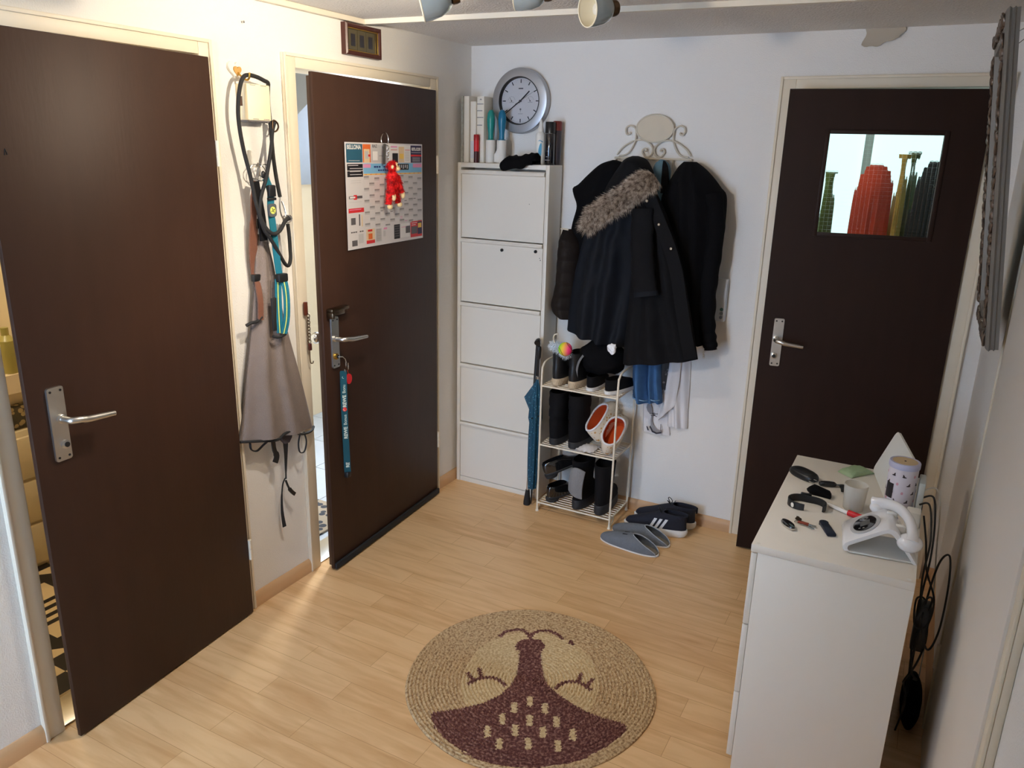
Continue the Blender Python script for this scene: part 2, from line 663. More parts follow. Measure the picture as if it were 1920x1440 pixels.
def garment(mb, left, right, back, depth, fn, folds=5, famp=.012, wr=.01, seed=0, nr=60, nc=44, mi=0, pw=.55, grow=1., quilt=0., qf=40):
    """cloth body between two silhouette edges (a, z); bulges from 'back' by 'depth' out of the wall.
    fn(a, d, z) -> 3d point; d is the distance out of the wall"""
    Lp = resample(smooth_path([(*p, 0) for p in left], 6), nr)
    Rp = resample(smooth_path([(*p, 0) for p in right], 6), nr)
    front, bk = [], []
    for i in range(nr):
        t = i / (nr - 1)
        dd = depth(t) if callable(depth) else depth
        f, g = [], []
        for j in range(nc):
            u = j / (nc - 1)
            p = Lp[i].lerp(Rp[i], u)
            e = max(0., math.sin(PI * u)) ** pw
            e *= min(1, .35 + t * 5) if t < .13 else 1
            w = noise.noise(Vector((p.x * 3 + seed, p.y * 1.2, seed * 1.7)))
            fo = math.sin(2 * PI * (folds * u + w * 1.1) + seed) * famp * e * (t ** grow * .9 + .1)
            wn = noise.fractal(Vector((p.x * 9 + seed * 3, p.y * 6, seed)), 1, 2, 3) * wr * e
            q = abs(math.sin(p.y * qf * PI)) * quilt * e if quilt else 0
            d = back + max(.004, dd * e + fo + wn + q)
            f.append(fn(p.x, d, p.y))
            g.append(fn(p.x, back, p.y))
        front.append(f)
        bk.append(g)
    o = len(mb.v)
    vs = [p for r in front for p in r] + [p for r in bk for p in r]
    n1 = nr * nc
    fs = []
    for i in range(nr - 1):
        for j in range(nc - 1):
            a = i * nc + j
            fs.append((a, a + 1, a + nc + 1, a + nc))
            a += n1
            fs.append((a, a + nc, a + nc + 1, a + 1))
    for j in range(nc - 1):
        fs.append((j, n1 + j, n1 + j + 1, j + 1))
        a = (nr - 1) * nc + j
        fs.append((a, a + 1, n1 + a + 1, n1 + a))
    for i in range(nr - 1):
        a = i * nc
        fs.append((a, a + nc, n1 + a + nc, n1 + a))
        a = i * nc + nc - 1
        fs.append((a, n1 + a, n1 + a + nc, a + nc))
    mb.add(vs, fs, mi)
    return mb


def backwall(a, d, z):
    return (a, -d, z)


def leftwall(a, d, z):
    return (d, a, z)


def strands(mb, base_fn, n, length, thick, mi=0, jit=.35, droop=.0):
    """hair: base_fn(i) -> (pos, direction)"""
    for i in range(n):
        p, d = base_fn(i)
        d = Vector(d).normalized()
        d = (d + Vector((random.uniform(-jit, jit), random.uniform(-jit, jit), random.uniform(-jit, jit) - droop))).normalized()
        u = d.orthogonal().normalized()
        w = d.cross(u)
        L = length * random.uniform(.6, 1.15)
        p = Vector(p)
        mid = p + d * L * .55 + Vector((0, 0, -L * .04))
        tip = p + d * L + Vector((0, 0, -L * .16))
        a = [p + u * thick, p - u * thick * .5 + w * thick * .87, p - u * thick * .5 - w * thick * .87]
        b = [mid + (q - p) * .75 for q in a]
        mb.add(a + b + [tip], [(0, 1, 4, 3), (1, 2, 5, 4), (2, 0, 3, 5), (3, 4, 6), (4, 5, 6), (5, 3, 6)], mi)
    return mb
# ------------------------------------------------------------------ camera
H = 2.198
XR = 2.335            # right wall
YF = -4.7             # wall behind the camera
cam_d = bpy.data.cameras.new('camera')
cam = bpy.data.objects.new('camera', cam_d)
C.objects.link(cam)
cam_d.sensor_fit = 'HORIZONTAL'
cam_d.sensor_width = 36
cam_d.lens = 1460.87 / 1920 * 36
cam_d.clip_start = .02
yaw, pit, rol = math.radians(-27.8995), math.radians(16.6958), math.radians(1.434)
fw = Vector((math.sin(yaw) * math.cos(pit), math.cos(yaw) * math.cos(pit), -math.sin(pit)))
rt = Vector((math.cos(yaw), -math.sin(yaw), 0))
up = rt.cross(fw)
r2 = rt * math.cos(rol) + up * math.sin(rol)
u2 = -rt * math.sin(rol) + up * math.cos(rol)
cam.matrix_world = Matrix(((r2.x, u2.x, -fw.x, 2.1082), (r2.y, u2.y, -fw.y, -3.4791), (r2.z, u2.z, -fw.z, 1.7228), (0, 0, 0, 1)))
sc.camera = cam

# ------------------------------------------------------------------ floor, walls, ceiling
m = MB().box(-.13, XR + .13, YF - .13, .13, -.1, 0)
struct(m.build('floor', M['floor'], smooth=False), 'light laminate plank floor')
m = MB().box(0, XR, YF, 0, H, H + .1)
struct(m.build('ceiling', M['ceil'], smooth=False), 'woodchip ceiling')

m = MB()
D1 = (-2.40, -1.62)
D2 = (-1.258, -.345)
ZT = 2.0
for a, b in ((YF, D1[0]), (D1[1], D2[0]), (D2[1], .13)):
    m.box(-.13, 0, a, b, 0, H)
m.box(-.13, 0, D1[0], D1[1], ZT, H).box(-.13, 0, D2[0], D2[1], ZT, H)
struct(m.build('wall_left', M['wall'], smooth=False), 'white wall with two brown doors')
m = MB()
D3 = (1.494, 2.245)
m.box(0, D3[0], 0, .13, 0, H).box(D3[1], XR + .13, 0, .13, 0, H).box(D3[0], D3[1], 0, .13, ZT, H)
struct(m.build('wall_back', M['wall'], smooth=False), 'white back wall with coats and glazed door')
m = MB()
D4 = (-2.08, -1.09)
m.box(XR, XR + .13, YF, D4[0], 0, H).box(XR, XR + .13, D4[1], 0, 0, H).box(XR, XR + .13, D4[0], D4[1], ZT, H)
struct(m.build('wall_right', M['wall'], smooth=False), 'white right-hand wall')
m = MB()
YP = -3.78                                       # added unseen partition, keeps window light off the dresser; doorway on its left
m.box(.80, XR, YP - .1, YP, 0, H).box(0, .80, YP - .1, YP, 2.02, H)
struct(m.build('added_partition', M['wall'], smooth=False), 'added unseen partition with an open doorway, blocking window light from the dresser')
m = MB()
W1 = (.06, .80, .30, 2.02)
m.box(-.13, W1[0], YF - .13, YF, 0, H).box(W1[1], XR + .13, YF - .13, YF, 0, H)
m.box(W1[0], W1[1], YF - .13, YF, 0, W1[2]).box(W1[0], W1[1], YF - .13, YF, W1[3], H)
struct(m.build('wall_far', M['wall'], smooth=False), 'far wall behind the viewer with an added window')

# added unseen window behind the viewer, glows to supply cool daylight
day = mat('daylight_pane', (.8, .9, 1), .3, emit=(.44, .66, 1), estr=18)
m = MB().box(W1[0] + .03, W1[1] - .03, YF - .075, YF - .065, W1[2] + .03, W1[3] - .03)
w = struct(m.build('added_window_1', day, smooth=False), 'added unseen window glowing as daylight')
m = MB()
for x0, x1, z0, z1 in ((W1[0], W1[0] + .03, W1[2], W1[3]), (W1[1] - .03, W1[1], W1[2], W1[3]), (W1[0] + .03, W1[1] - .03, W1[2], W1[2] + .03), (W1[0] + .03, W1[1] - .03, W1[3] - .03, W1[3])):
    m.box(x0, x1, YF - .09, YF - .04, z0, z1, .004)
m.build('window_frame', M['whitedoor'], w)

# ------------------------------------------------------------------ cornice strips, baseboards
m = MB().box(0, .022, YF, -.83, H - .02, H, .004)
struct(m.build('trim_1', M['strip']), 'cream cornice strip along the left wall')
m = MB().prism([(.0, -.838), (XR, -.68), (XR, -.658), (.0, -.816)], lambda u, v, d: (u, v, d), H - .018, H)
struct(m.build('trim_2', M['strip']), 'cream strip across the ceiling')


def board(pts, n, mt, nm, lab):
    """baseboard run a->b with inward normal n"""
    m = MB()
    for a, b in pts:
        a, b, nn = Vector((*a, 0)), Vector((*b, 0)), Vector((*n, 0))
        prof = [(0, 0), (.016, 0), (.016, .035), (.011, .05), (.004, .057), (0, .057)]
        m.loft([[p + nn * d + Vector((0, 0, z)) for d, z in prof] for p in (a, b)])
    return struct(m.build(nm, mt, angle=30), lab)


board([((0, YF), (0, -2.43)), ((0, -1.60), (0, -1.288)), ((0, -.317), (0, 0))], (1, 0), M['wood'], 'baseboard_left', 'wooden baseboard on the left wall')
board([((.017, 0), (1.464, 0)), ((2.285, 0), (XR, 0))], (0, -1), M['woodx'], 'baseboard_back', 'wooden baseboard under the coats')
board([((XR, -.02), (XR, -1.03)), ((XR, -2.14), (XR, YF))], (-1, 0), M['wood'], 'baseboard_right', 'wooden baseboard on the right wall')


# ------------------------------------------------------------------ door frames
def frame(nm, lab, o0, i0, i1, o1, fn, zt=1.985, zo=2.032, depth=.135, lip0=True, lip1=True):
    """steel frame; fn(s, d) -> (x, y); d>0 = into the room"""
    m = MB()

    def bx(s0, s1, d0, d1, z0, z1, bev=.003):
        x0, y0 = fn(s0, d0)
        x1, y1 = fn(s1, d1)
        m.box(x0, x1, y0, y1, z0, z1, bev)
    bx(o0, i0, 0, .014, 0, zo)
    bx(i1, o1, 0, .014, 0, zo)
    bx(i0, i1, 0, .014, zt, zo)
    bx(o0, o0 + .011, .014, .02, 0, zo, .002)
    bx(o1 - .011, o1, .014, .02, 0, zo, .002)
    bx(o0 + .011, o1 - .011, .014, .02, zo - .011, zo, .002)
    bx(i0 - .03, i0, -depth, 0, 0, zt + .014, .001)
    bx(i1, i1 + .03, -depth, 0, 0, zt + .014, .001)
    bx(i0, i1, -depth, 0, zt, zt + .014, .001)
    return struct(m.build(nm, M['frame']), lab)


fl = lambda s, d: (d, s)
fb = lambda s, d: (s, -d)
fr = lambda s, d: (XR - d, s)
frame('trim_3', 'cream steel frame of the near left door', -2.43, -2.37, -1.65, -1.60, fl)
frame('trim_4', 'cream steel frame of the far left door', -1.288, -1.228, -.375, -.317, fl)
frame('trim_5', 'cream steel frame of the glazed door', 1.464, 1.524, 2.215, 2.278, fb)
frame('trim_6', 'cream steel frame of the white door on the right wall', -2.14, -2.05, -1.12, -1.03, fr)


# ------------------------------------------------------------------ doors
def leaf_mtx(hx, hy, ang_dir, n):
    d = Vector((*ang_dir, 0)).normalized()
    n = Vector((*n, 0)).normalized()
    return Matrix(((d.x, n.x, 0, hx), (d.y, n.y, 0, hy), (0, 0, 1, 0), (0, 0, 0, 1)))


def door_root(nm, lab, mtx):
    o = bpy.data.objects.new(nm, None)
    o.empty_display_size = .1
    C.objects.link(o)
    o.matrix_world = mtx
    MW[nm] = mtx.copy()
    struct(o, lab)
    return o


def handle_set(root, mtx, s0, s1, z0, z1, sp, zp, send, key, rose=0):
    """plate with screws, lever handle, lock; local axes: s along the leaf, d out of it"""
    m = MB()
    poly = [(u + (s0 + s1) / 2, v + (z0 + z1) / 2) for u, v in rounded_poly(s1 - s0, z1 - z0, .007)]
    m.prism(poly, lambda u, v, d: mtx @ Vector((u, d, v)), 0, .007)
    pl = m.build('handle_plate', M['alu'], root, angle=30)
    m = MB()
    for a in (s0 + .009, s1 - .009):
        for b in (z0 + .011, z1 - .011):
            m.lathe([(.0035, 0), (.0035, .0012), (.0, .0012)], mtx @ Vector((a, .007, b)), mtx.to_3x3() @ Vector((0, 1, 0)), 10)
    m.build('screw', M['black'], pl)
    m = MB()
    pts = [(sp, .004, zp), (sp, .03, zp), (sp - .004, .048, zp), (sp - .022, .056, zp - .001)]
    L = send - sp
    pts += [(sp + L * k, .056, zp - .002 - .012 * k) for k in (.35, .7, 1.)]
    m.tube([mtx @ Vector(p) for p in smooth_path(pts, 5)], [.0095] * 18 + [.0105 - .0035 * i / 13 for i in range(13)], 12, flat=1.)
    m.lathe([(.013, 0), (.013, .006), (.0105, .008)], mtx @ Vector((sp, .007, zp)), mtx.to_3x3() @ Vector((0, 1, 0)), 16)
    m.build('lever', M['alu'], root, angle=50)
    m = MB()
    m.lathe([(.0125, 0), (.0125, .006), (.008, .009)], mtx @ Vector((sp, .007, key)), mtx.to_3x3() @ Vector((0, 1, 0)), 16)
    m.lathe([(.0075, 0), (.0075, .004), (0, .004)], mtx @ Vector((sp, .0145, key)), mtx.to_3x3() @ Vector((0, 1, 0)), 12, mi=1)
    m.build('lock_cylinder', [M['alu'] if rose == 0 else M['brass'], M['black']], root)
    return pl


def hinge(root, mtx, zs):
    for z in zs:
        m = MB()
        m.lathe([(.0065, -.04), (.0065, -.001), (.005, -.001), (.005, .001), (.0065, .001), (.0065, .04)], mtx @ Vector((-.004, .004, z)), (0, 0, 1), 12)
        m.build('hinge', M['frame'], root)


# door 1 (near left, ajar)
t1 = leaf_mtx(.035, -1.632, (math.sin(.07), -math.cos(.07)), (math.cos(.07), math.sin(.07)))
d1 = door_root('door_1', 'dark brown door standing ajar, nearest the viewer on the left wall', t1)
m = MB().box(0, .738, -.014, 0, .006, 1.978, .002, mtx=t1).box(.024, .722, -.04, -.014, .008, 1.966, .001, mi=1, mtx=t1)
m.build('leaf', [M['door'], M['edge']], d1, angle=30)
handle_set(d1, t1, .638, .686, .873, 1.083, .656, .992, .528, .919)
hinge(d1, t1, (.27, 1.69))
m = MB()
for a, b in (((.687, 1.683), (.691, 1.697)), ((.691, 1.697), (.694, 1.682))):
    m.tube([t1 @ Vector((a[0], .0005, a[1])), t1 @ Vector((b[0], .0005, b[1]))], .0011, 6)
m.build('scratch', M['ink'], d1)

# door 2 (far left, ajar)
t2 = leaf_mtx(.035, -.362, (math.sin(.0656), -math.cos(.0656)), (math.cos(.0656), math.sin(.0656)))
d2 = door_root('door_2', 'dark brown door standing ajar with a planner hung on it, far end of the left wall', t2)
m = MB().box(0, .872, -.016, 0, .006, 1.972, .002, mtx=t2).box(.02, .853, -.042, -.016, .008, 1.96, .001, mi=1, mtx=t2)
m.build('leaf', [M['door'], M['edge']], d2, angle=30)
handle_set(d2, t2, .787, .832, .878, 1.082, .813, .997, .668, .925, rose=1)
hinge(d2, t2, (.3, 1.65))
m = MB().box(.0, .872, .0005, .013, .007, .034, .004, mtx=t2)
m.build('draught_strip', M['blackm'], d2)
m = MB()
m.box(.742, .853, .0, .03, 1.108, 1.121, .003, mtx=t2).box(.838, .853, .0, .032, 1.083, 1.108, .003, mtx=t2).box(.742, .84, .0, .007, 1.086, 1.108, .002, mtx=t2)
m.ell(t2 @ Vector((.752, .022, 1.104)), .004)
plabel(m.build('chain_bracket', M['bronze'], d2), 'brown metal bracket of the door chain')
m = MB()
m.lathe([(.008, 0), (.008, .02), (.02, .03), (.024, .042), (.02, .052), (.0, .056)], t2 @ Vector((.815, -.042, .99)), t2.to_3x3() @ Vector((0, -1, 0)), 20)
plabel(m.build('door_knob', M['steel'], d2), 'round steel knob on the outer side')

# door 3 (back wall, glazed, ajar)
dv = Vector((1.529 - 2.225, -.145 + .03)).normalized()
t3 = leaf_mtx(2.222, -.03, (dv.x, dv.y), (-dv.y, dv.x))
d3 = door_root('door_3', 'brown door darkened for shade, with a small patterned glass pane, ajar in the back wall', t3)
S0, S1, Z0, Z1 = .138, .543, 1.436, 1.817
m = MB()
for a, b, z0, z1 in ((0, S0, .008, 1.976), (S1, .705, .008, 1.976), (S0, S1, .008, Z0), (S0, S1, Z1, 1.976)):
    m.box(a, b, -.016, 0, z0, z1, 0, mtx=t3)
for a, b, z0, z1 in ((.02, S0, .01, 1.964), (S1, .69, .01, 1.964), (S0, S1, .01, Z0), (S0, S1, Z1, 1.964)):
    m.box(a, b, -.04, -.016, z0, z1, 0, mi=1, mtx=t3)
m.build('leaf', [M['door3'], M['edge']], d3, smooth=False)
m = MB()
for a, b, z0, z1 in ((S0 - .012, S0 + .004, Z0 - .012, Z1 + .012), (S1 - .004, S1 + .012, Z0 - .012, Z1 + .012), (S0 + .004, S1 - .004, Z0 - .012, Z0 + .004), (S0 + .004, S1 - .004, Z1 - .004, Z1 + .012)):
    m.box(a, b, .0, .006, z0, z1, .002, mtx=t3)
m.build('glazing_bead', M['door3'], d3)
m = MB().box(S0, S1, -.022, -.018, Z0, Z1, 0, mtx=t3)
gl = m.build('glass_pane', M['glass'], d3, smooth=False)
handle_set(d3, t3, .618, .658, .875, 1.079, .644, .991, .535, .920)

# door 4 (white, closed, right wall)
t4 = leaf_mtx(XR - .02, -1.1, (0, -1), (-1, 0))
d4 = door_root('door_4', 'white door closed in the right wall, seen edge-on', t4)
m = MB().box(0, .965, -.014, 0, .008, 1.978, .003, mtx=t4).box(.025, .94, -.045, -.014, .01, 1.968, 0, mtx=t4)
m.build('leaf', M['whitedoor'], d4, angle=30)
hinge(d4, t4, (.3, 1.7))

# peeling wallpaper over the glazed door
m = MB()
g = [[None] * 14 for _ in range(10)]
for i in range(10):
    for j in range(14):
        u, v = j / 13, i / 9
        x = 1.752 + .138 * u + .006 * math.sin(v * 5) - .012 * v * u
        z = H - .001 - (.058 + .008 * math.sin(u * 5.) + .003 * math.sin(u * 17) - .012 * u * u) * v
        d = .002 + .014 * v * v * (1 - .5 * u) + .012 * u ** 4
        g[i][j] = (x, -d, z)
rows = g + [[(x, y + .0025, z) for x, y, z in r] for r in g[::-1]]
m.loft(rows, wrap=False, closed=True)
struct(m.build('trim_7', M['flap']), 'torn strip of wallpaper curling off above the glazed door')
m = MB()
m.lathe([(.0015, -.004), (.0015, .008), (.004, .008), (.004, .010), (0, .011)], (0, -1.452, 2.104), (1, 0, 0), 10)
tag(center(m.build('wall_screw', M['steel'])), 'tiny screw left in the white wall above the heart hook', 'screw')

# ------------------------------------------------------------------ rooms behind the doors
def annex(nm, lab, x0, x1, y0, y1, h, mt, open_side):
    m = MB()
    T = .05
    if open_side != 'x1':
        m.box(x1, x1 + T, y0 - T, y1 + T, 0, h)
    if open_side != 'x0':
        m.box(x0 - T, x0, y0 - T, y1 + T, 0, h)
    if open_side != 'y0':
        m.box(x0, x1, y0 - T, y0, 0, h)
    if open_side != 'y1':
        m.box(x0, x1, y1, y1 + T, 0, h)
    m.box(x0, x1, y0, y1, h, h + T)
    return struct(m.build(nm, mt, smooth=False), lab)


bathw = mat('bath_wall', rgb(236, 224, 196), .7)
annex('wall_bathroom', 'cream bathroom walls behind the near left door', -1.75, -.131, -2.9, -1.52, 2.3, bathw, 'x1')
annex('wall_stairwell', 'pale stairwell walls behind the far left door', -1.35, -.131, -1.4, .55, 2.3, mat('stair_wall', rgb(226, 212, 186), .8), 'x1')
annex('wall_kitchen', 'bright walls of the room behind the glazed door', .9, 3.0, .131, 2.6, 2.3, mat('kitchen_wall', rgb(222, 234, 232), .8), 'y0')
# bathroom floor: black and cream geometric tiles
m = MB()
T = .2
for i in range(9):
    for j in range(8):
        x, y = -1.75 + i * T, -2.9 + j * T
        x1, y1 = min(x + T, -.131), min(y + T, -1.52)
        if x1 <= x or y1 <= y:
            continue
        k = (i * 3 + j * 5) % 4
        c = ((x + x1) / 2, (y + y1) / 2)
        q = [(x, y), (x1, y), (x1, y1), (x, y1)]
        if k == 3:
            for s in range(8):
                a, b = x + (x1 - x) * s / 8, x + (x1 - x) * (s + 1) / 8
                m.add([(a, y, 0), (b, y, 0), (b, y1, 0), (a, y1, 0)], [(0, 1, 2, 3)], s % 2)
        else:
            for s in range(4):
                a, b = q[s], q[(s + 1) % 4]
                mid = ((a[0] + b[0]) / 2, (a[1] + b[1]) / 2)
                m.add([(*a, 0), (*mid, 0), (*c, 0)], [(0, 1, 2)], (s + k) % 2)
                m.add([(*mid, 0), (*b, 0), (*c, 0)], [(0, 1, 2)], (s + k + 1 + (k == 1)) % 2)
struct(m.build('floor_bathroom', [mat('tile_cream', rgb(222, 200, 160), .35), mat('tile_black', rgb(38, 36, 38), .35)], smooth=False, fixn=False), 'black and cream geometric bathroom tiles')
# bathroom fittings
t = thing('vanity_cabinet', 'cream bathroom cabinet glimpsed through the gap of the near left door', 'cabinet', (-1.2, -1.77, 0))
vm = mat('vanity_cream', rgb(228, 212, 178), .5)
MB().box(-1.45, -.99, -2.0, -1.53, .0, .60, .004).build('body', vm, t)
for k in range(3):
    p = MB().box(-.99, -.972, -1.995, -1.54, .02 + k * .19, .195 + k * .19, .004).build('drawer', vm, t)
    MB().lathe([(.006, 0), (.006, .012), (.014, .018), (.012, .026), (0, .028)], (-.972, -1.78, .107 + k * .19), (1, 0, 0), 16).build('knob', M['wood'], p)
m = MB()
m.loft([[(-1.21 + a * x, -1.77 + b * y, z) for x, y in rounded_poly(.46, .46, .08)] for a, b, z in ((.75, .75, .70), (1, 1, .76), (1, 1, .835), (.9, .9, .835), (.75, .75, .77))])
tag(center(m.build('wash_basin', mat('basin_ceramic', rgb(244, 226, 196), .15))), 'pale washbasin above the cream bathroom cabinet', 'basin')
m = MB().box(-1.4, -1.0, -1.97, -1.56, .603, .70, .02)
tag(center(m.build('storage_basket', dots_mat('basket', rgb(80, 74, 60), rgb(180, 160, 120), 40, .4))), 'dark patterned basket under the bathroom basin', 'basket')
m = MB().lathe([(.03, 0), (.034, .02), (.034, .13), (.014, .15), (.014, .18), (0, .18)], (-1.02, -1.80, .836), n=16)
tag(center(m.build('soap_bottle', mat('olive_soap', rgb(170, 160, 90), .3))), 'olive soap bottle on the bathroom basin', 'bottle')
m = MB().lathe([(.026, 0), (.03, .01), (.03, .10), (.02, .11), (.02, .15), (0, .15)], (-1.10, -1.70, .836), n=16)
tag(center(m.build('lotion_bottle', mat('pink_lotion', rgb(226, 120, 120), .3))), 'pink lotion bottle on the bathroom basin', 'bottle')
# stairwell
m = MB()
for i in range(4):
    for j in range(6):
        x, y = -1.35 + i * .305, -1.4 + j * .325
        m.box(x + .002, x + .303, y + .002, y + .323, -.02, 0)
m.box(-1.35, -.131, -1.4, .55, -.03, -.004, mi=1)
struct(m.build('floor_stairwell', [mat('stair_tile', rgb(196, 208, 224), .25, var=.06, vscale=20), M['inkg']], smooth=False), 'pale tiled stairwell floor')
m = MB().box(-.131, 0.0, -1.258, -.345, .0005, .006, .002)
struct(m.build('trim_8', M['alu']), 'metal threshold of the far left door')
m = MB().box(-.131, -.0, -2.40, -1.62, .0005, .006, .002)
struct(m.build('trim_9', M['alu']), 'metal threshold of the near left door')
m = MB()
m.prism([(.14, 2.29), (1.34, 2.29), (1.34, 1.5), (1.2, 1.5)], lambda u, v, d: (-u, d, v), -.45, .45)
struct(m.build('trim_10', mat('stair_underside', rgb(176, 190, 212), .8)), 'blue-grey sloping underside of the stairs')
m = MB().box(-.62, -.17, -1.05, -.75, .0005, .012, .004)
tag(center(m.build('doormat', dots_mat('doormat_pattern', rgb(168, 156, 140), rgb(70, 74, 84), 22, .4, .95))), 'patterned doormat on the pale tiles behind the far left door', 'doormat')
m = MB().box(-1.35, -1.28, -.15, .1, .86, 1.10, .006)
tag(center(m.build('handrail_end', M['wood'])), 'pale wooden rail end on the stairwell wall', 'handrail')
# kitchen / cloakroom behind the patterned glass
m = MB().box(.9, 3.0, .131, 2.6, -.06, 0)
struct(m.build('floor_kitchen', mat('kitchen_floor', rgb(150, 146, 140), .5), smooth=False), 'floor behind the glazed door')
m = MB().box(.95, 2.9, 2.57, 2.59, 1.0, 2.25)
w = struct(m.build('window_2', mat('sky_pane', (.8, .95, .95), .3, emit=(.74, .97, .95), estr=1.0), smooth=False), 'bright window behind the patterned glass')
m = MB()
for x in (.95, 1.6, 2.24, 2.86):
    m.box(x, x + .05, 2.53, 2.57, 1.0, 2.25, .004)
m.build('window_frame', M['whitedoor'], w)


def hung(nm, col, lab, x0, x1, z0, z1, y, seed):
    m = MB()
    cx = (x0 + x1) / 2
    garment(m, [(cx - .03, z1), (x0 + .02, z1 - .08), (x0, z1 - .3), (x0 - .01, z0)], [(cx + .03, z1), (x1 - .02, z1 - .06), (x1, z1 - .25), (x1 + .01, z0)],
            -y, .07, lambda a, d, z: (a, -d, z), 4, .012, .008, seed, 30, 24)
    tag(center(m.build(nm, mat(nm + '_cloth', col, .9, var=.2, vscale=12))), lab, 'garment', 'garments behind the patterned glass')


MB_rail = MB().tube([(1.0, .78, 1.86), (2.9, .78, 1.86)], .010, 10)
tag(center(MB_rail.build('clothes_rail', M['steel'])), 'clothes rail behind the patterned glass', 'rail')
hung('hanging_robe', rgb(196, 62, 30), 'orange-red garment blurred behind the patterned glass', 1.72, 1.905, .7, 1.70, .80, 1.)
hung('hanging_scarf', rgb(190, 150, 70), 'ochre garment blurred behind the patterned glass, right of the red one', 1.90, 1.96, .8, 1.75, .84, 2.)
hung('hanging_coat', rgb(22, 20, 20), 'black garment blurred behind the right part of the patterned glass', 1.985, 2.16, .7, 1.72, .76, 3.)
hung('hanging_shirt', rgb(92, 104, 44), 'olive green garment blurred behind the left edge of the patterned glass', 1.57, 1.645, .8, 1.66, .80, 4.)
hung('hanging_cardigan', rgb(86, 92, 50), 'moss green garment blurred between the ochre and black ones', 1.945, 2.0, .8, 1.76, .90, 5.)
# ------------------------------------------------------------------ left wall: picture above door 2
t = thing('framed_picture', 'small mahogany frame with three dark prints, hung above the far left door', 'picture', (0, -.848, 2.06))
y0, y1, z0, z1 = -.958, -.738, 2.06, 2.174
m = MB()
prof = [(0, .0), (0, .022), (.006, .027), (.013, .024), (.017, .018), (.017, .004)]
ring = [(y0, z0), (y1, z0), (y1, z1), (y0, z1)]
rings = []
for i, (a, b) in enumerate(ring):
    sy = 1 if a == y0 else -1
    sz = 1 if b == z0 else -1
    rings.append([(d, a + sy * q, b + sz * q) for q, d in prof])
m.loft(rings, closed=True, wrap=False)
m.build('moulding', M['mahog'], t, angle=30)
m = MB()
for a, b, c, d in ((y0 + .015, y0 + .019, z0 + .015, z1 - .015), (y1 - .019, y1 - .015, z0 + .015, z1 - .015), (y0 + .019, y1 - .019, z0 + .015, z0 + .019), (y0 + .019, y1 - .019, z1 - .019, z1 - .015)):
    m.box(.015, .019, a, b, c, d, .0015)
m.build('gilt_edge', M['gold'], t)
m = MB().box(.004, .012, y0 + .017, y1 - .017, z0 + .017, z1 - .017)
m.build('backing_card', M['glassdark'], t)
for k in range(3):
    c = y0 + .030 + .0535 * k
    MB().box(.012, .0126, c, c + .05, z0 + .022, z1 - .022).box(.0126, .0132, c + .012, c + .038, z0 + .034, z1 - .036, mi=1).build('print', [mat('print_mat_%d' % k, rgb(80, 72, 48), .4, coat=.5), M['print']], t)

# door chime
t = thing('door_chime', 'cream square door chime box below the heart hook', 'chime', (0, -1.447, 1.798))
m = MB().box(0, .05, -1.498, -1.396, 1.798, 1.912, .003)
for y in (-1.478, -1.43):
    for k in range(5):
        m.box(.0499, .0506, y + k * .005, y + k * .005 + .003, 1.801, 1.8035, mi=1)
        m.box(.0499, .0506, y - .006 + k * .005, y - .003 + k * .005, 1.907, 1.9095, mi=1)
m.build('cover', [M['creamp'], M['grille']], t)
m = MB().box(.002, .046, -1.494, -1.40, 1.7945, 1.798)
for k in range(16):
    m.box(.004, .040, -1.492 + k * .0057, -1.489 + k * .0057, 1.791, 1.7945)
m.build('sound_grille', M['grille'], t, smooth=False)
m = MB().box(.012, .026, -1.4985, -1.4975, 1.842, 1.872)
m.build('side_slot', mat('slot_brown', rgb(96, 62, 40), .6), t)

# heart hook
t = thing('heart_hook', 'heart-shaped white and wood wall hook carrying the black leash', 'hook', (0, -1.50, 1.922))
hp = []
for i in range(40):
    a = 2 * PI * i / 40
    hp.append((-1.503 + .0018 * 16 * math.sin(a) ** 3, 1.957 + .0018 * (13 * math.cos(a) - 5 * math.cos(2 * a) - 2 * math.cos(3 * a) - math.cos(4 * a))))
MB().prism(hp, leftwall_d := (lambda u, v, d: (d, u, v)), 0, .010).build('heart_plate', M['whitep'], t, angle=30)
MB().prism([(-1.497 + (u + 1.503) * .55, 1.951 + (v - 1.957) * .6) for u, v in hp], leftwall_d, .010, .015).build('inner_heart', mat('inner_heart_wood', rgb(196, 150, 84), .5), t, angle=30)
MB().tube(smooth_path([(.012, -1.497, 1.945), (.03, -1.496, 1.932), (.05, -1.496, 1.922), (.062, -1.496, 1.928), (.065, -1.496, 1.944)], 5), .0035, 8).build('peg', M['brass'], t)

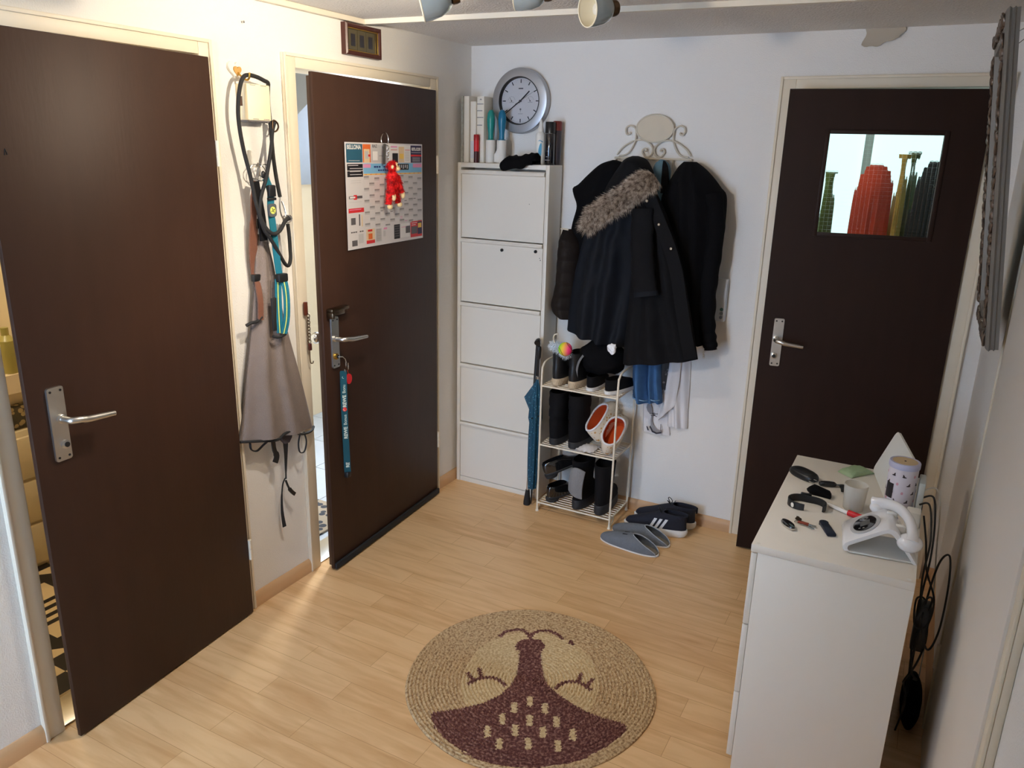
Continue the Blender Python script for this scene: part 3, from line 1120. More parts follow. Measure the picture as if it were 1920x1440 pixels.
# black rope leash
t = thing('dog_leash', 'long black rope dog leash looped over the heart hook and the chime box', 'leash', (.04, -1.45, 1.3))
A = [(.05, -1.378, 1.545), (.04, -1.381, 1.616), (.04, -1.389, 1.688), (.034, -1.386, 1.775), (.030, -1.386, 1.86), (.034, -1.387, 1.905), (.050, -1.402, 1.920), (.057, -1.425, 1.925), (.055, -1.455, 1.934), (.055, -1.492, 1.937), (.052, -1.512, 1.928),
     (.05, -1.528, 1.895), (.048, -1.539, 1.837), (.046, -1.538, 1.779), (.044, -1.525, 1.704), (.048, -1.507, 1.618), (.056, -1.495, 1.521), (.064, -1.477, 1.457), (.07, -1.447, 1.424), (.07, -1.411, 1.43), (.062, -1.372, 1.462), (.056, -1.352, 1.470)]
B = [(.044, -1.374, 1.80), (.04, -1.385, 1.765), (.045, -1.398, 1.723), (.052, -1.42, 1.67), (.058, -1.447, 1.609), (.06, -1.478, 1.547), (.06, -1.488, 1.49), (.062, -1.475, 1.44), (.064, -1.455, 1.412), (.066, -1.43, 1.375), (.066, -1.405, 1.335),
     (.062, -1.382, 1.308), (.056, -1.360, 1.303), (.052, -1.346, 1.325), (.05, -1.343, 1.36), (.052, -1.346, 1.41), (.054, -1.352, 1.450)]
MB().tube(smooth_path(A, 6), .0068, 10).build('rope', M['cord'], t)
MB().tube(smooth_path(B, 6), .0066, 10).build('rope', M['cord'], t)
m = MB().tube(smooth_path([(.045, -1.384, 1.80), (.05, -1.372, 1.795), (.05, -1.366, 1.78), (.045, -1.372, 1.767), (.043, -1.384, 1.768)], 5, True), .003, 8, True)
m.build('ring', M['bronze'], t)
m = MB().tube(smooth_path([(.05, -1.378, 1.545), (.053, -1.385, 1.52), (.056, -1.386, 1.492), (.058, -1.376, 1.468), (.058, -1.364, 1.475), (.055, -1.364, 1.50), (.052, -1.374, 1.53)], 6), .0028, 8)
m.tube([(.056 + .01 * math.cos(a), -1.356 + .011 * math.cos(a), 1.468 + .013 * math.sin(a)) for a in [2 * PI * k / 16 for k in range(16)]], .0024, 6, True)
m.build('carabiner', M['steel'], t)
MB().tube([(.05, -1.362, 1.463), (.06, -1.34, 1.474)], .0085, 10).build('end_stop', M['blackm'], t)

# second hook with rings
t = thing('wall_hook', 'clear adhesive wall hook under the chime, holding key rings and dog gear', 'hook', (0, -1.452, 1.64))
MB().prism([(-1.462 + u, 1.672 + v) for u, v in rounded_poly(.014, .06, .006)], leftwall_d, 0, .006).build('back_plate', M['frost'], t, angle=30)
MB().tube(smooth_path([(.006, -1.462, 1.655), (.02, -1.462, 1.648), (.036, -1.462, 1.65), (.042, -1.462, 1.662)], 5), .003, 8).build('peg', M['steel'], t)
t = thing('key_ring', 'bunch of steel rings with a black charm on the hook under the chime', 'key ring', (.03, -1.45, 1.6))
for k, (y, z, r, tl) in enumerate(((-1.468, 1.632, .024, .3), (-1.452, 1.628, .027, -.2), (-1.438, 1.634, .022, .5))):
    m = MB().tube([(.03 + .006 * k + math.sin(a) * tl * r * .4, y + r * math.cos(a), z + r * math.sin(a)) for a in [2 * PI * i / 28 for i in range(28)]], .0018, 6, True)
    m.build('ring', M['steel'], t)
MB().ell((.05, -1.450, 1.622), (.006, .009, .013)).build('charm', M['black'], t)

# teal collar
t = thing('dog_collar', 'teal webbing dog collar with black buckle hanging under the chime', 'collar', (.06, -1.43, 1.06))
sd = (.35, 1, 0)
MB().ribbon(smooth_path([(.05, -1.441, 1.61), (.058, -1.430, 1.564), (.060, -1.436, 1.503), (.062, -1.430, 1.418), (.066, -1.424, 1.304), (.068, -1.418, 1.262)], 5), .024, .004, sd).build('strap', M['teal'], t)
for pts in ([(.070, -1.432, 1.262), (.074, -1.440, 1.2), (.076, -1.444, 1.12), (.076, -1.444, 1.07)], [(.072, -1.414, 1.275), (.084, -1.414, 1.24), (.09, -1.416, 1.186), (.09, -1.422, 1.12), (.084, -1.434, 1.066)]):
    sm = smooth_path(pts, 6)
    o = MB().ribbon(sm, .024, .004, sd).build('strap', M['teal'], t)
    MB().ribbon([p + Vector((.003, -.004, 0)) for p in sm], .003, .001, sd).ribbon([p + Vector((.003, .0075, 0)) for p in sm], .002, .001, sd).build('piping', M['lime'], o)
MB().box(.056, .070, -1.446, -1.414, 1.548, 1.588, .004).box(.056, .068, -1.448, -1.412, 1.536, 1.546, .003).build('buckle', M['black'], t)
m = MB()
m.prism([(-1.435 + u, 1.503 + v) for u, v in rounded_poly(.036, .044, .01)], leftwall_d, .062, .069)
o = m.build('badge', mat('badge_grey', rgb(84, 88, 92), .6), t, angle=30)
m = MB().lathe([(.0125, 0), (.0125, .001), (0, .001)], (.069, -1.435, 1.503), (1, 0, 0), 20)
for a in range(4):
    m.tube([(.0705, -1.435 + .002 * math.cos(a * 1.6), 1.503 + .002 * math.sin(a * 1.6)), (.0705, -1.435 + .009 * math.cos(a * 1.6 + .5), 1.503 + .009 * math.sin(a * 1.6 + .5))], .0012, 5, mi=1)
m.build('emblem', [M['lime'], M['black']], o)
MB().box(.064, .088, -1.442, -1.398, 1.252, 1.282, .005).build('slider', M['black'], t)
MB().box(.066, .074, -1.472, -1.448, 1.08, 1.20, .003).build('velcro_tab', M['blackm'], t)
MB().tube(smooth_path([(.07, -1.475, 1.062), (.078, -1.455, 1.056), (.08, -1.425, 1.060), (.074, -1.418, 1.066)], 5), .005, 8).build('end_loop', M['blackm'], t)
# brown leather leash
t = thing('leather_leash', 'worn brown leather leash hanging left of the teal collar', 'leash', (.03, -1.49, 1.11))
MB().ribbon(smooth_path([(.04, -1.475, 1.60), (.036, -1.487, 1.547), (.03, -1.490, 1.458), (.022, -1.494, 1.36), (.02, -1.490, 1.285)], 5), [.024] * 10 + [.034] * 11, .006, (0, 1, 0)).build('handle_strap', M['leather'], t)
MB().ribbon(smooth_path([(.022, -1.490, 1.285), (.044, -1.498, 1.2), (.05, -1.508, 1.125)], 5), .022, .006, (0, 1, 0)).build('strap', M['leather'], t)
MB().box(.014, .034, -1.508, -1.474, 1.258, 1.284, .004).build('keeper', M['black'], t)
MB().box(.030, .038, -1.482, -1.474, 1.44, 1.475, .002).build('rivet_clip', M['bronze'], t)
MB().tube(smooth_path([(.048, -1.50, 1.135), (.048, -1.525, 1.122), (.048, -1.55, 1.122), (.044, -1.570, 1.115)], 5), .006, 8).build('end_loop', M['blackm'], t)
MB().ribbon(smooth_path([(.05, -1.49, 1.60), (.052, -1.482, 1.54), (.05, -1.470, 1.47), (.046, -1.464, 1.40)], 5), .03, .008, (0, 1, 0)).build('black_strap', M['fabric'], t)

# grey dog coat
t = thing('dog_coat', 'grey fleece dog coat with black binding hanging between the two left doors', 'dog coat', (.03, -1.44, .3))
Lf = [(-1.472, 1.42), (-1.490, 1.32), (-1.510, 1.2), (-1.535, 1.07), (-1.570, .92), (-1.600, .78), (-1.626, .695)]
Rt = [(-1.428, 1.42), (-1.405, 1.32), (-1.385, 1.2), (-1.360, 1.07), (-1.320, .92), (-1.280, .76), (-1.250, .640)]
m = MB()
garment(m, Lf, Rt, .018, lambda q: .018 + .03 * q, leftwall, 2.2, .012, .004, 3.3, 60, 50, pw=.4)
body = m.build('fleece_body', M['greyfab'], t, angle=60)
hem = [(.03, -1.626, .697), (.045, -1.59, .690), (.055, -1.546, .680), (.058, -1.505, .668), (.058, -1.467, .662), (.06, -1.435, .676), (.066, -1.40, .676), (.062, -1.365, .652), (.056, -1.325, .640), (.048, -1.28, .636), (.032, -1.25, .642)]
MB().tube(smooth_path(hem, 5), .0052, 8).build('hem_binding', M['blackm'], t)
MB().tube(smooth_path([(.022, a, z) for a, z in Lf], 4), .003, 6).build('side_binding', mat('binding_grey', rgb(88, 80, 76), .9), t)
m = MB().prism([(-1.44, .672), (-1.385, .672), (-1.39, .645), (-1.405, .628), (-1.425, .628), (-1.44, .645)], leftwall_d, .035, .05)
m.build('pocket_flap', mat('flap_dark', rgb(72, 64, 66), .9), t)
for pts, w in (([(.042, -1.418, .632), (.034, -1.412, .58), (.03, -1.413, .52), (.03, -1.416, .475)], [.022, .02, .019, .017, .016, .014, .013, .012, .011, .010, .009, .008, .006, .006, .006, .006]),
               ([(.03, -1.414, .48), (.032, -1.425, .478), (.03, -1.436, .455), (.028, -1.443, .40), (.026, -1.443, .34), (.026, -1.436, .277)], [.005] * 14 + [.007 + .0008 * i for i in range(12)])):
    MB().ribbon(smooth_path(pts, 5), w, .002, (.3, 1, 0)).build('strap', M['blackm'], t)
MB().ribbon(smooth_path([(.03, -1.418, .470), (.034, -1.410, .44), (.036, -1.398, .418), (.036, -1.380, .398)], 5), [.006] * 7 + [.014] * 9, .006, (0, .7, .6)).build('buckle', M['black'], t)
MB().ribbon(smooth_path([(.045, -1.484, .66), (.04, -1.476, .62), (.04, -1.466, .59), (.042, -1.478, .568)], 5), [.016] * 8 + [.022] * 8, .007, (0, 1, 0)).build('buckle', M['black'], t)
MB().tube(smooth_path([(.04, -1.590, .682), (.036, -1.583, .655), (.034, -1.555, .640), (.038, -1.525, .655), (.045, -1.49, .672)], 6), .0055, 8, flat=.5).build('strap_loop', M['blackm'], t)
MB().tube(smooth_path([(.05, -1.345, .648), (.044, -1.352, .605), (.042, -1.345, .566), (.044, -1.322, .562), (.046, -1.310, .60), (.05, -1.325, .645)], 6), .004, 8, flat=.6).build('strap_loop', M['blackm'], t)

# door chain on the frame of the far left door
t = thing('door_chain', 'brown door chain hanging on the frame of the far left door', 'door chain', (.03, -1.246, .89))
MB().box(.0205, .028, -1.262, -1.242, 1.095, 1.148, .003).build('mounting_plate', mat('chain_brown', rgb(98, 50, 36), .4), t)
for k in range(9):
    z = 1.092 - k * .0125
    a0 = 0 if k % 2 else PI / 2
    m = MB().tube([(.030 + .005 * math.cos(a) * math.sin(a0), -1.246 + .006 * math.cos(a) * (.4 + .6 * math.cos(a0)), z + .009 * math.sin(a)) for a in [2 * PI * i / 14 for i in range(14)]], .0018, 6, True)
    m.build('chain_link', M['bronze'], t)
MB().box(.024, .036, -1.252, -1.238, .955, .985, .004).build('slide_bolt', mat('bolt_brown', rgb(74, 34, 28), .4), t)
MB().tube(smooth_path([(.03, -1.247, .956), (.03, -1.248, .925), (.03, -1.245, .905), (.034, -1.238, .903), (.036, -1.236, .912)], 5), .0022, 6).build('end_hook', M['bronze'], t)


# ------------------------------------------------------------------ things on door 2
def cal(u, v, d=0):
    return t2 @ Vector((.707 - u, .003 + d + .004 * math.exp(-((u / .575) * 6)), 1.738 - v))


W_, H_ = .575, .408
t = thing('wall_planner', 'laminated yearly wall planner with adverts on the far left door', 'calendar', cal(W_ / 2, H_))
names, cols = [], []


def ci(name, r, g, b):
    if name not in names:
        names.append(name)
        cols.append(mat('planner_' + name, rgb(r, g, b), .45))
    return names.index(name)


pb = MB()
m = MB()


def quad(u0, v0, u1, v1, c, lay=1, mb=None):
    mb = m if mb is None else mb
    d = .0006 + .00035 * lay
    n = max(1, int((u1 - u0) * 12))
    for k in range(n):
        a, b = (u0 + (u1 - u0) * k / n) * W_, (u0 + (u1 - u0) * (k + 1) / n) * W_
        mb.add([cal(a, v1 * H_, d), cal(b, v1 * H_, d), cal(b, v0 * H_, d), cal(a, v0 * H_, d)], [(0, 1, 2, 3)], c)


def ptxt(s, u, v, size, c, lay=3, bold=0.):
    m.text(s, size, lambda a, b, d: cal(u * W_ + a, v * H_ - b, .0006 + .00035 * lay + d), .0003, c, bold=bold)


nn = 12
rows = []
for i in range(nn + 1):
    u = W_ * i / nn
    rows.append([cal(u, 0, 0), cal(u, H_, 0), cal(u, H_, .0008), cal(u, 0, .0008)])
pb.loft(rows)
pb.build('sheet', mat('planner_laminate', rgb(214, 210, 212), .25), t, angle=30)
wh = ci('white', 228, 226, 226)
bk = ci('black', 22, 22, 26)
tl = ci('teal', 40, 92, 116)
og = ci('orange', 226, 108, 44)
nv = ci('navy', 44, 38, 78)
rd = ci('red', 214, 44, 48)
bl = ci('blue', 124, 186, 226)
bb = ci('bluetext', 40, 70, 140)
pk = ci('pink', 226, 150, 190)
gy = ci('grey', 150, 147, 150)
gl_ = ci('lightgrey', 188, 186, 188)
dg_ = ci('darkgrey', 92, 88, 92)
be = ci('beige', 222, 196, 160)
yl = ci('yellow', 240, 196, 90)
quad(.01, .012, .99, .985, wh, 0)
quad(.015, .015, .205, .185, tl)
ptxt('BELLONA', .022, .062, .022, wh, 3, .0006)
quad(.04, .165, .17, .17, gl_, 2)
quad(.21, .015, .305, .185, og)
quad(.222, .06, .292, .185, be, 2)
quad(.235, .08, .275, .15, gl_, 3)
quad(.27, .11, .30, .13, rd, 3)
quad(.31, .015, .52, .185, gl_)
ptxt('RAZ', .325, .045, .018, dg_, 2)
ptxt('*', .45, .07, .024, dg_, 2)
quad(.41, .12, .51, .124, dg_, 2)
quad(.33, .08, .39, .165, wh, 2)
quad(.52, .015, .83, .185, wh)
quad(.56, .025, .645, .04, pk, 2)
quad(.56, .06, .645, .065, rd, 2)
quad(.58, .095, .655, .19, bk, 2)
quad(.665, .03, .74, .185, be, 2)
quad(.675, .10, .73, .15, yl, 3)
quad(.75, .06, .82, .065, rd, 2)
for k in range(7):
    quad(.75, .08 + k * .014, .81, .084 + k * .014, gl_, 2)
quad(.83, .015, .988, .19, nv)
ptxt('em.con', .842, .066, .026, wh, 3, .0006)
quad(.84, .085, .98, .088, wh, 2)
quad(.832, .108, .986, .126, rd, 2)
for k in range(4):
    quad(.855, .138 + k * .012, .965, .142 + k * .012, gl_, 2)
quad(.02, .198, .205, .258, bk)
quad(.02, .264, .205, .318, bk)
for k, (a, b) in enumerate(((.03, .15), (.05, .2), (.05, .18), (.05, .19))):
    quad(a, .208 + k * .028, b, .215 + k * .028, gl_, 2)
quad(.212, .195, .988, .29, bl)
quad(.212, .20, .30, .235, pk, 2)
quad(.86, .20, .988, .24, pk, 2)
[quad(.34 + k * .03, .219, .34 + k * .03 + (.022 if k % 3 else .026), .236, bb, 3) for k in range(8) if k != 3]
[quad(.39 + k * .028, .253, .39 + k * .028 + .022, .268, bb, 3) for k in range(6)]
quad(.655, .20, .80, .262, bk, 2)
for k in range(5):
    quad(.665 + k * .027, .21, .675 + k * .027, .25 - .01 * (k % 2), wh, 3)
quad(.212, .293, .988, .304, yl)
for k in range(12):
    quad(.225 + k * .064, .296, .25 + k * .064, .301, og, 2)
rr = random.Random(4)
for c in range(12):
    u0 = .212 + c * .0645
    for r in range(31):
        v0 = .312 + r * .0162
        wk = (r + c * 3) % 7
        if wk in (0, 1):
            quad(u0 + .002, v0, u0 + .0625, v0 + .0158, gy if wk == 0 else gl_, 1)
        elif rr.random() < .04:
            quad(u0 + .006, v0 + .004, u0 + .04, v0 + .010, dg_ if rr.random() < .5 else pk, 1)
    quad(u0, .312, u0 + .0012, .815, gl_, 2)
for v in (.35, .37):
    quad(.06, v, .18, v + .004, gl_, 1)
quad(.03, .495, .19, .52, dg_, 1)
quad(.04, .50, .11, .515, wh, 2)
quad(.085, .485, .125, .53, rd, 2)
quad(.03, .55, .18, .554, gl_, 1)
quad(.02, .61, .205, .652, rd)
quad(.03, .62, .17, .626, pk, 2)
quad(.045, .70, .10, .765, dg_)
quad(.14, .67, .155, .78, dg_)
quad(.17, .68, .185, .79, be)
[quad(.04 + k * .026, .83, .06 + k * .026, .842, dg_, 2) for k in range(6) if k != 3]
quad(.05, .915, .115, .97, dg_)
quad(.13, .86, .19, .95, gl_)
quad(.225, .825, .33, .965, be)
quad(.245, .83, .30, .85, rd, 2)
quad(.25, .87, .30, .925, og, 2)
quad(.225, .935, .33, .968, rd, 2)
quad(.345, .83, .42, .965, gl_)
for k in range(8):
    quad(.35, .84 + k * .015, .41, .846 + k * .015, gy, 2)
quad(.44, .86, .47, .92, gl_)
quad(.445, .83, .49, .85, pk, 2)
quad(.585, .815, .665, .965, bk)
for k in range(5):
    quad(.592, .83 + k * .025, .655, .838 + k * .025, dg_, 2)
quad(.67, .815, .80, .96, wh)
quad(.685, .85, .76, .855, pk, 2)
quad(.745, .845, .81, .92, dg_, 2)
quad(.815, .805, .988, .975, rd)
quad(.825, .86, .915, .94, dg_, 2)
quad(.92, .815, .985, .95, nv, 2)
quad(.925, .83, .975, .88, yl, 3)
quad(.83, .82, .91, .826, wh, 3)
quad(.83, .84, .89, .846, wh, 3)
plabel(m.build('printed_face', cols, t, smooth=False, fixn=False), 'printed adverts and month columns')

# red plush monkey key charm
t = thing('monkey_keyring', 'red plush monkey key charm hanging in front of the wall planner', 'plush toy', t2 @ Vector((.43, .035, 1.475)))
q = lambda s, d, z: t2 @ Vector((s, d, z))
MB().tube([q(.452 + .004 * math.cos(a), .02 + .02 * math.cos(a), 1.752 + .026 * math.sin(a)) for a in [2 * PI * k / 28 for k in range(28)]], .0022, 8, True).build('ring', M['steel'], t)
m = MB()
for k in range(4):
    m.tube([q(.446 + .003 * math.cos(a) * (k % 2), .03 + .005 * math.cos(a), 1.720 - k * .012 + .009 * math.sin(a)) for a in [2 * PI * j / 12 for j in range(12)]], .0016, 6, True)
m.build('chain', M['steel'], t)
MB().ribbon([q(.455, .022, 1.735), q(.458, .02, 1.70), q(.46, .02, 1.655)], .012, .002, (.4, .9, 0)).build('strap', mat('dark_strap', rgb(62, 58, 54), .6), t)
ells = [((.435, .042, 1.648), (.021, .021, .022)), ((.434, .042, 1.603), (.024, .022, .03)), ((.432, .042, 1.577), (.026, .023, .026))]
limbs = [((.452, .045, 1.61), (.450, .052, 1.535), .0115), ((.412, .05, 1.61), (.394, .06, 1.542), .0115), ((.446, .04, 1.57), (.462, .038, 1.495), .013), ((.424, .042, 1.57), (.404, .048, 1.502), .013)]
m = MB()
for c, r in ells:
    m.ell(q(*c), r)
for a, b, r in limbs:
    m.tube([q(*a), q(*[(x + y) / 2 for x, y in zip(a, b)]), q(*b)], [r * 1.05, r, r * .95], 12)


def fb_(i):
    if i % 2:
        c, r = random.choice(ells)
        d = Vector((random.gauss(0, 1), random.gauss(0, 1), random.gauss(0, 1))).normalized()
        return q(*c) + Vector((d.x * r[0], d.y * r[1], d.z * r[2])), d + Vector((0, 0, -.4))
    a, b, r = random.choice(limbs)
    k = random.random()
    p = q(*a).lerp(q(*b), k)
    ax = (q(*b) - q(*a)).normalized()
    d = ax.orthogonal().normalized()
    d.rotate(Matrix.Rotation(random.uniform(0, 2 * PI), 3, ax))
    return p + d * r, d + ax * .8


strands(m, fb_, 1500, .009, .0007)
m.build('plush_body', M['redfur'], t)
fdir = (t2.to_3x3() @ Vector((-.55, .75, 0))).normalized()
hc = q(*ells[0][0])
m = MB().ell(hc + fdir * .012 + Vector((0, 0, .003)), (.014, .014, .015)).ell(hc + fdir * .020 + Vector((0, 0, -.009)), (.013, .013, .010))
m.build('face', M['skin'], t)
sdv = fdir.cross(Vector((0, 0, 1)))
for k in (-1, 1):
    MB().ell(hc + fdir * .024 + sdv * .008 * k + Vector((0, 0, .007)), (.0032, .0032, .004), nu=10, nv=8).build('eye', M['black'], t)
    MB().ell(hc + sdv * .022 * k + Vector((0, 0, -.002)), (.006, .006, .008), nu=12, nv=8).build('ear', M['skin'], t)
MB().ell(hc + fdir * .0325 + Vector((0, 0, -.010)), (.002, .007, .0016), nu=12, nv=6).build('mouth', M['redfur'], t)
for a, b, r in limbs[:2]:
    MB().ell(q(*b) + Vector((0, 0, -.008)) + fdir * .004, (.010, .010, .016), nu=14, nv=10).build('hand', M['skin'], t)
for a, b, r in limbs[2:]:
    MB().ell(q(*b) + Vector((0, 0, -.008)) + fdir * .006, (.011, .013, .011), nu=14, nv=10).build('foot', M['skin'], t)

# lanyard with keys in the lock of door 2
t = thing('key_lanyard', 'teal lanyard with white lettering hanging from the key in the far left door', 'lanyard', t2 @ Vector((.80, .035, .41)))
MB().tube([q(.813, .02, .925), q(.806, .036, .925), q(.80, .042, .916), q(.797, .044, .90)], .002, 6).build('key', M['steel'], t)
for c, r, a0 in (((.797, .042, .893), .012, 0), ((.788, .046, .884), .015, 1.2)):
    MB().tube([q(c[0] + r * math.cos(a) * .8, c[1] + r * math.cos(a) * .5, c[2] + r * math.sin(a)) for a in [2 * PI * k / 22 for k in range(22)]], .0014, 6, True).build('ring', M['steel'], t)
MB().tube([q(.803 + .011 * math.cos(a), .04 + .009 * math.cos(a), .869 + .006 * math.sin(a)) for a in [2 * PI * k / 18 for k in range(18)]], .0015, 6, True).build('buckle_ring', M['steel'], t)
sv = Vector((.60, .80, 0))
nvv = Vector((.8, -.6, 0))
st1 = smooth_path([q(.806, .036, .868), q(.806, .034, .75), q(.806, .034, .6), q(.802, .034, .47), q(.800, .034, .43)], 6)
st2 = smooth_path([q(.799, .028, .862), q(.796, .024, .75), q(.794, .024, .6), q(.795, .026, .47), q(.798, .03, .425)], 6)
a1 = MB().ribbon(st1, .025, .0018, sv).build('strap', M['tealdark'], t)
a2 = MB().ribbon(st2, .025, .0018, sv).build('strap', M['tealdark'], t)
lettw = mat('lanyard_lettering', rgb(206, 214, 200), .6)
lettr = mat('lanyard_logo', rgb(216, 52, 44), .5)


def lany_text(par, path, offs, s0):
    m = MB()
    base = path[0]
    for z in offs:
        p = min(path, key=lambda v: abs(v.z - z)).copy()
        p.z = z
        m.text('REWE', .0195, lambda u, v, d: p + Vector((0, 0, u)) + sv * (-(v - .0072)) + nvv * (.0012 + d), .0004, 0, bold=.0006)
        m.text('Bonus', .018, lambda u, v, d: p + Vector((0, 0, u + .059)) + sv * (-(v - .0062)) + nvv * (.0012 + d), .0004, 0)
        m.lathe([(.0085, 0), (.0085, .0007), (0, .0007)], p + Vector((0, 0, .126)) + nvv * .0010, nvv, 18, mi=1)
        m.tube([p + Vector((0, 0, .126)) + nvv * .002 + sv * (.0045 * math.cos(a)) + Vector((0, 0, .0045 * math.sin(a))) for a in [PI * .7 + k * .25 for k in range(12)]], .0008, 5)
    m.build('lettering', [lettw, lettr], par, smooth=False)


lany_text(a1, st1, (.715, .58, .452), 0)
lany_text(a2, st2, (.50,), 0)
m = MB().box(.788, .812, .022, .042, .408, .432, .004, mtx=t2)
m.build('end_clip', M['black'], t)
m = MB().prism([(.778 + .017 * math.cos(a), .828 + .021 * math.sin(a)) for a in [2 * PI * k / 20 for k in range(20)]], lambda u, v, d: q(u, .036 + d, v), 0, .007)
m.tube([q(.782, .038, .865), q(.78, .04, .848)], .001, 6)
m.build('red_tag', M['red'], t, angle=30)
# ------------------------------------------------------------------ shoe cabinet
CX0, CX1, CY, CH = .022, .515, -.156, 1.661
t = thing('shoe_cabinet', 'tall narrow white shoe cabinet with five tilting flaps in the corner', 'shoe cabinet', ((CX0 + CX1) / 2, CY / 2, 0))
m = MB()
m.box(CX0, CX0 + .019, CY, -.019, 0, CH, .0015).box(CX1 - .019, CX1, CY, -.019, 0, CH, .0015)
m.box(CX0 + .019, CX1 - .019, CY, -.019, CH - .022, CH, .001).box(CX0 + .019, CX1 - .019, CY + .004, -.019, 0, .026, .001)
m.box(CX0 + .019, CX1 - .019, -.026, -.019, .026, CH - .022)
m.build('carcass', M['whitem'], t, angle=30)
zz = [.028, .343, .663, .984, 1.304, 1.630]
for k in range(5):
    a, b = zz[k] + .0025, zz[k + 1] - .0025
    m = MB()
    x0, x1 = CX0 + .022, CX1 - .022
    y = CY + .003
    prof = [(y + .012, a), (y, a), (y, b - .021), (y - .011, b - .016), (y - .013, b - .008), (y - .010, b), (y + .012, b)]
    m.loft([[(x0, p, z) for p, z in prof], [(x0 + .009, p, z) for p, z in prof], [(x1 - .009, p, z) for p, z in prof], [(x1, p, z) for p, z in prof]])
    f = m.build('flap', M['whitem'], t, angle=25)
    if k == 3:
        for x, z, r in ((.275, 1.259, .0075), (.457, 1.266, .0075)):
            MB().lathe([(r, 0), (r, .007), (r * .7, .010), (0, .010)], (x, y, z), (0, -1, 0), 14).build('magnet', M['black'], f)
        MB().lathe([(.002, 0), (.002, .0008), (0, .0008)], (.478, y, 1.236), (0, -1, 0), 8).lathe([(.0025, 0), (.0025, .0008), (0, .0008)], (.482, y, 1.227), (0, -1, 0), 8).build('screw_hole', M['ink'], f)
    if k == 4:
        MB().lathe([(.0018, 0), (.0018, .0008), (0, .0008)], (.415, y, 1.483), (0, -1, 0), 8).build('screw_hole', M['ink'], f)

# things on top of the cabinet
T_ = CH + .0005


def book(nm, lab, x0, x1, y0, y1, h, cols, cat='book', group='books and boxes on the shoe cabinet', chamfer=False):
    t = thing(nm, lab, cat, ((x0 + x1) / 2, (y0 + y1) / 2, T_), group=group)
    m = MB().box(x0, x0 + .002, y0, y1, T_, T_ + h, .0005).box(x1 - .002, x1, y0, y1, T_, T_ + h, .0005).box(x0 + .002, x1 - .002, y0, y0 + .002, T_, T_ + h, .0005)
    m.build('cover', cols[0], t, angle=30)
    MB().box(x0 + .002, x1 - .002, y0 + .002, y1 - .003, T_ + .002, T_ + h - .002).build('page_block', cols[1], t, smooth=False)
    return t


book('brochure', 'thin colourful brochure wedged between the white book and the corner', .026, .036, -.135, -.03, .302, [mat('brochure_print', rgb(150, 150, 140), .4, var=.6, vscale=60), M['paper']])
t = book('white_book', 'tall plain white book, leftmost of the two on the cabinet', .037, .064, -.125, -.02, .302, [M['book'], M['paper']])
t = book('thick_white_book', 'white book with a printed lower spine, right of the plain white one', .069, .0985, -.118, -.02, .278, [M['book'], M['paper']])
MB().box(.0695, .098, -.1188, -.118, T_ + .02, T_ + .10).build('spine_print', mat('spine_print', rgb(206, 208, 212), .4, var=.1, vscale=90), t)
t = thing('picture_box', 'tall white box with grey printed lines standing between the books and the lint rollers', 'box', (.12, -.07, T_), group='books and boxes on the shoe cabinet')
MB().box(.101, .139, -.112, -.03, T_, T_ + .301, .001).build('carton', M['book'], t, angle=30)
m = MB()
for k, z in enumerate((.265, .235, .205, .17)):
    m.box(.1015, .136 - .006 * (k % 2), -.1126, -.112, T_ + z, T_ + z + .004)
m.prism([(.114, T_ + .285), (.128, T_ + .285), (.121, T_ + .292)], lambda u, v, d: (u, -.112 - d, v), 0, .0006)
m.build('print', M['inkg'], t, smooth=False)
# red tin in front of the box
t = thing('red_tube', 'small red capped tube standing in front of the printed box', 'tube', (.109, -.128, T_))
MB().lathe([(.0125, 0), (.0125, .085)], (.109, -.1275, T_), n=20).build('body', mat('tube_dark_red', rgb(70, 24, 26), .4, var=.4, vscale=60), t)
MB().lathe([(.0128, 0), (.0128, .05)], (.109, -.1275, T_ + .052), n=20).build('label_band', M['red'], t)
MB().lathe([(.0138, 0), (.0138, .024), (.012, .027), (0, .027)], (.109, -.1275, T_ + .102), n=20).build('cap', mat('cap_red', rgb(168, 36, 38), .4), t)


def roller(nm, lab, x, y, hm, peel):
    t = thing(nm, lab, 'lint roller', (x, y, T_), group='lint rollers on the shoe cabinet')
    m = MB().lathe([(.018, 0), (.0235, 0), (.0235, .105), (.018, .105)], (x, y, T_), n=28)
    m.build('adhesive_roll', M['tape'], t)
    MB().lathe([(.018, .0), (.018, .004), (.0125, .006), (.0125, .030), (.0145, .045), (.0185, .075), (.0195, .095), (.0165, .122), (.009, .136), (0, .139)], (x, y, T_ + .104), n=24).build('handle', hm, t)
    if peel:
        m = MB()
        rows = []
        for i in range(9):
            a = -1.5 - i * .12
            r = .0238 + .0004 * i * i * .45
            rows.append([(x + r * math.cos(a), y + r * math.sin(a), T_ + z + (.05 - .005 * i if z > .02 else 0)) for z in (.004, .03)])
        rows += [[(px * .999 + x * .001, py - .0006, pz) for px, py, pz in r] for r in rows[::-1]]
        m.loft(rows, wrap=False, closed=True)
        m.build('loose_sheet', M['tape'], t)
    return t


roller('lint_roller', 'lint roller with dark teal handle, left of the pair', .166, -.09, M['tealh'], False)
roller('lint_roller', 'lint roller with blue-teal handle and a loose sheet, right of the pair', .226, -.09, M['blueh'], True)
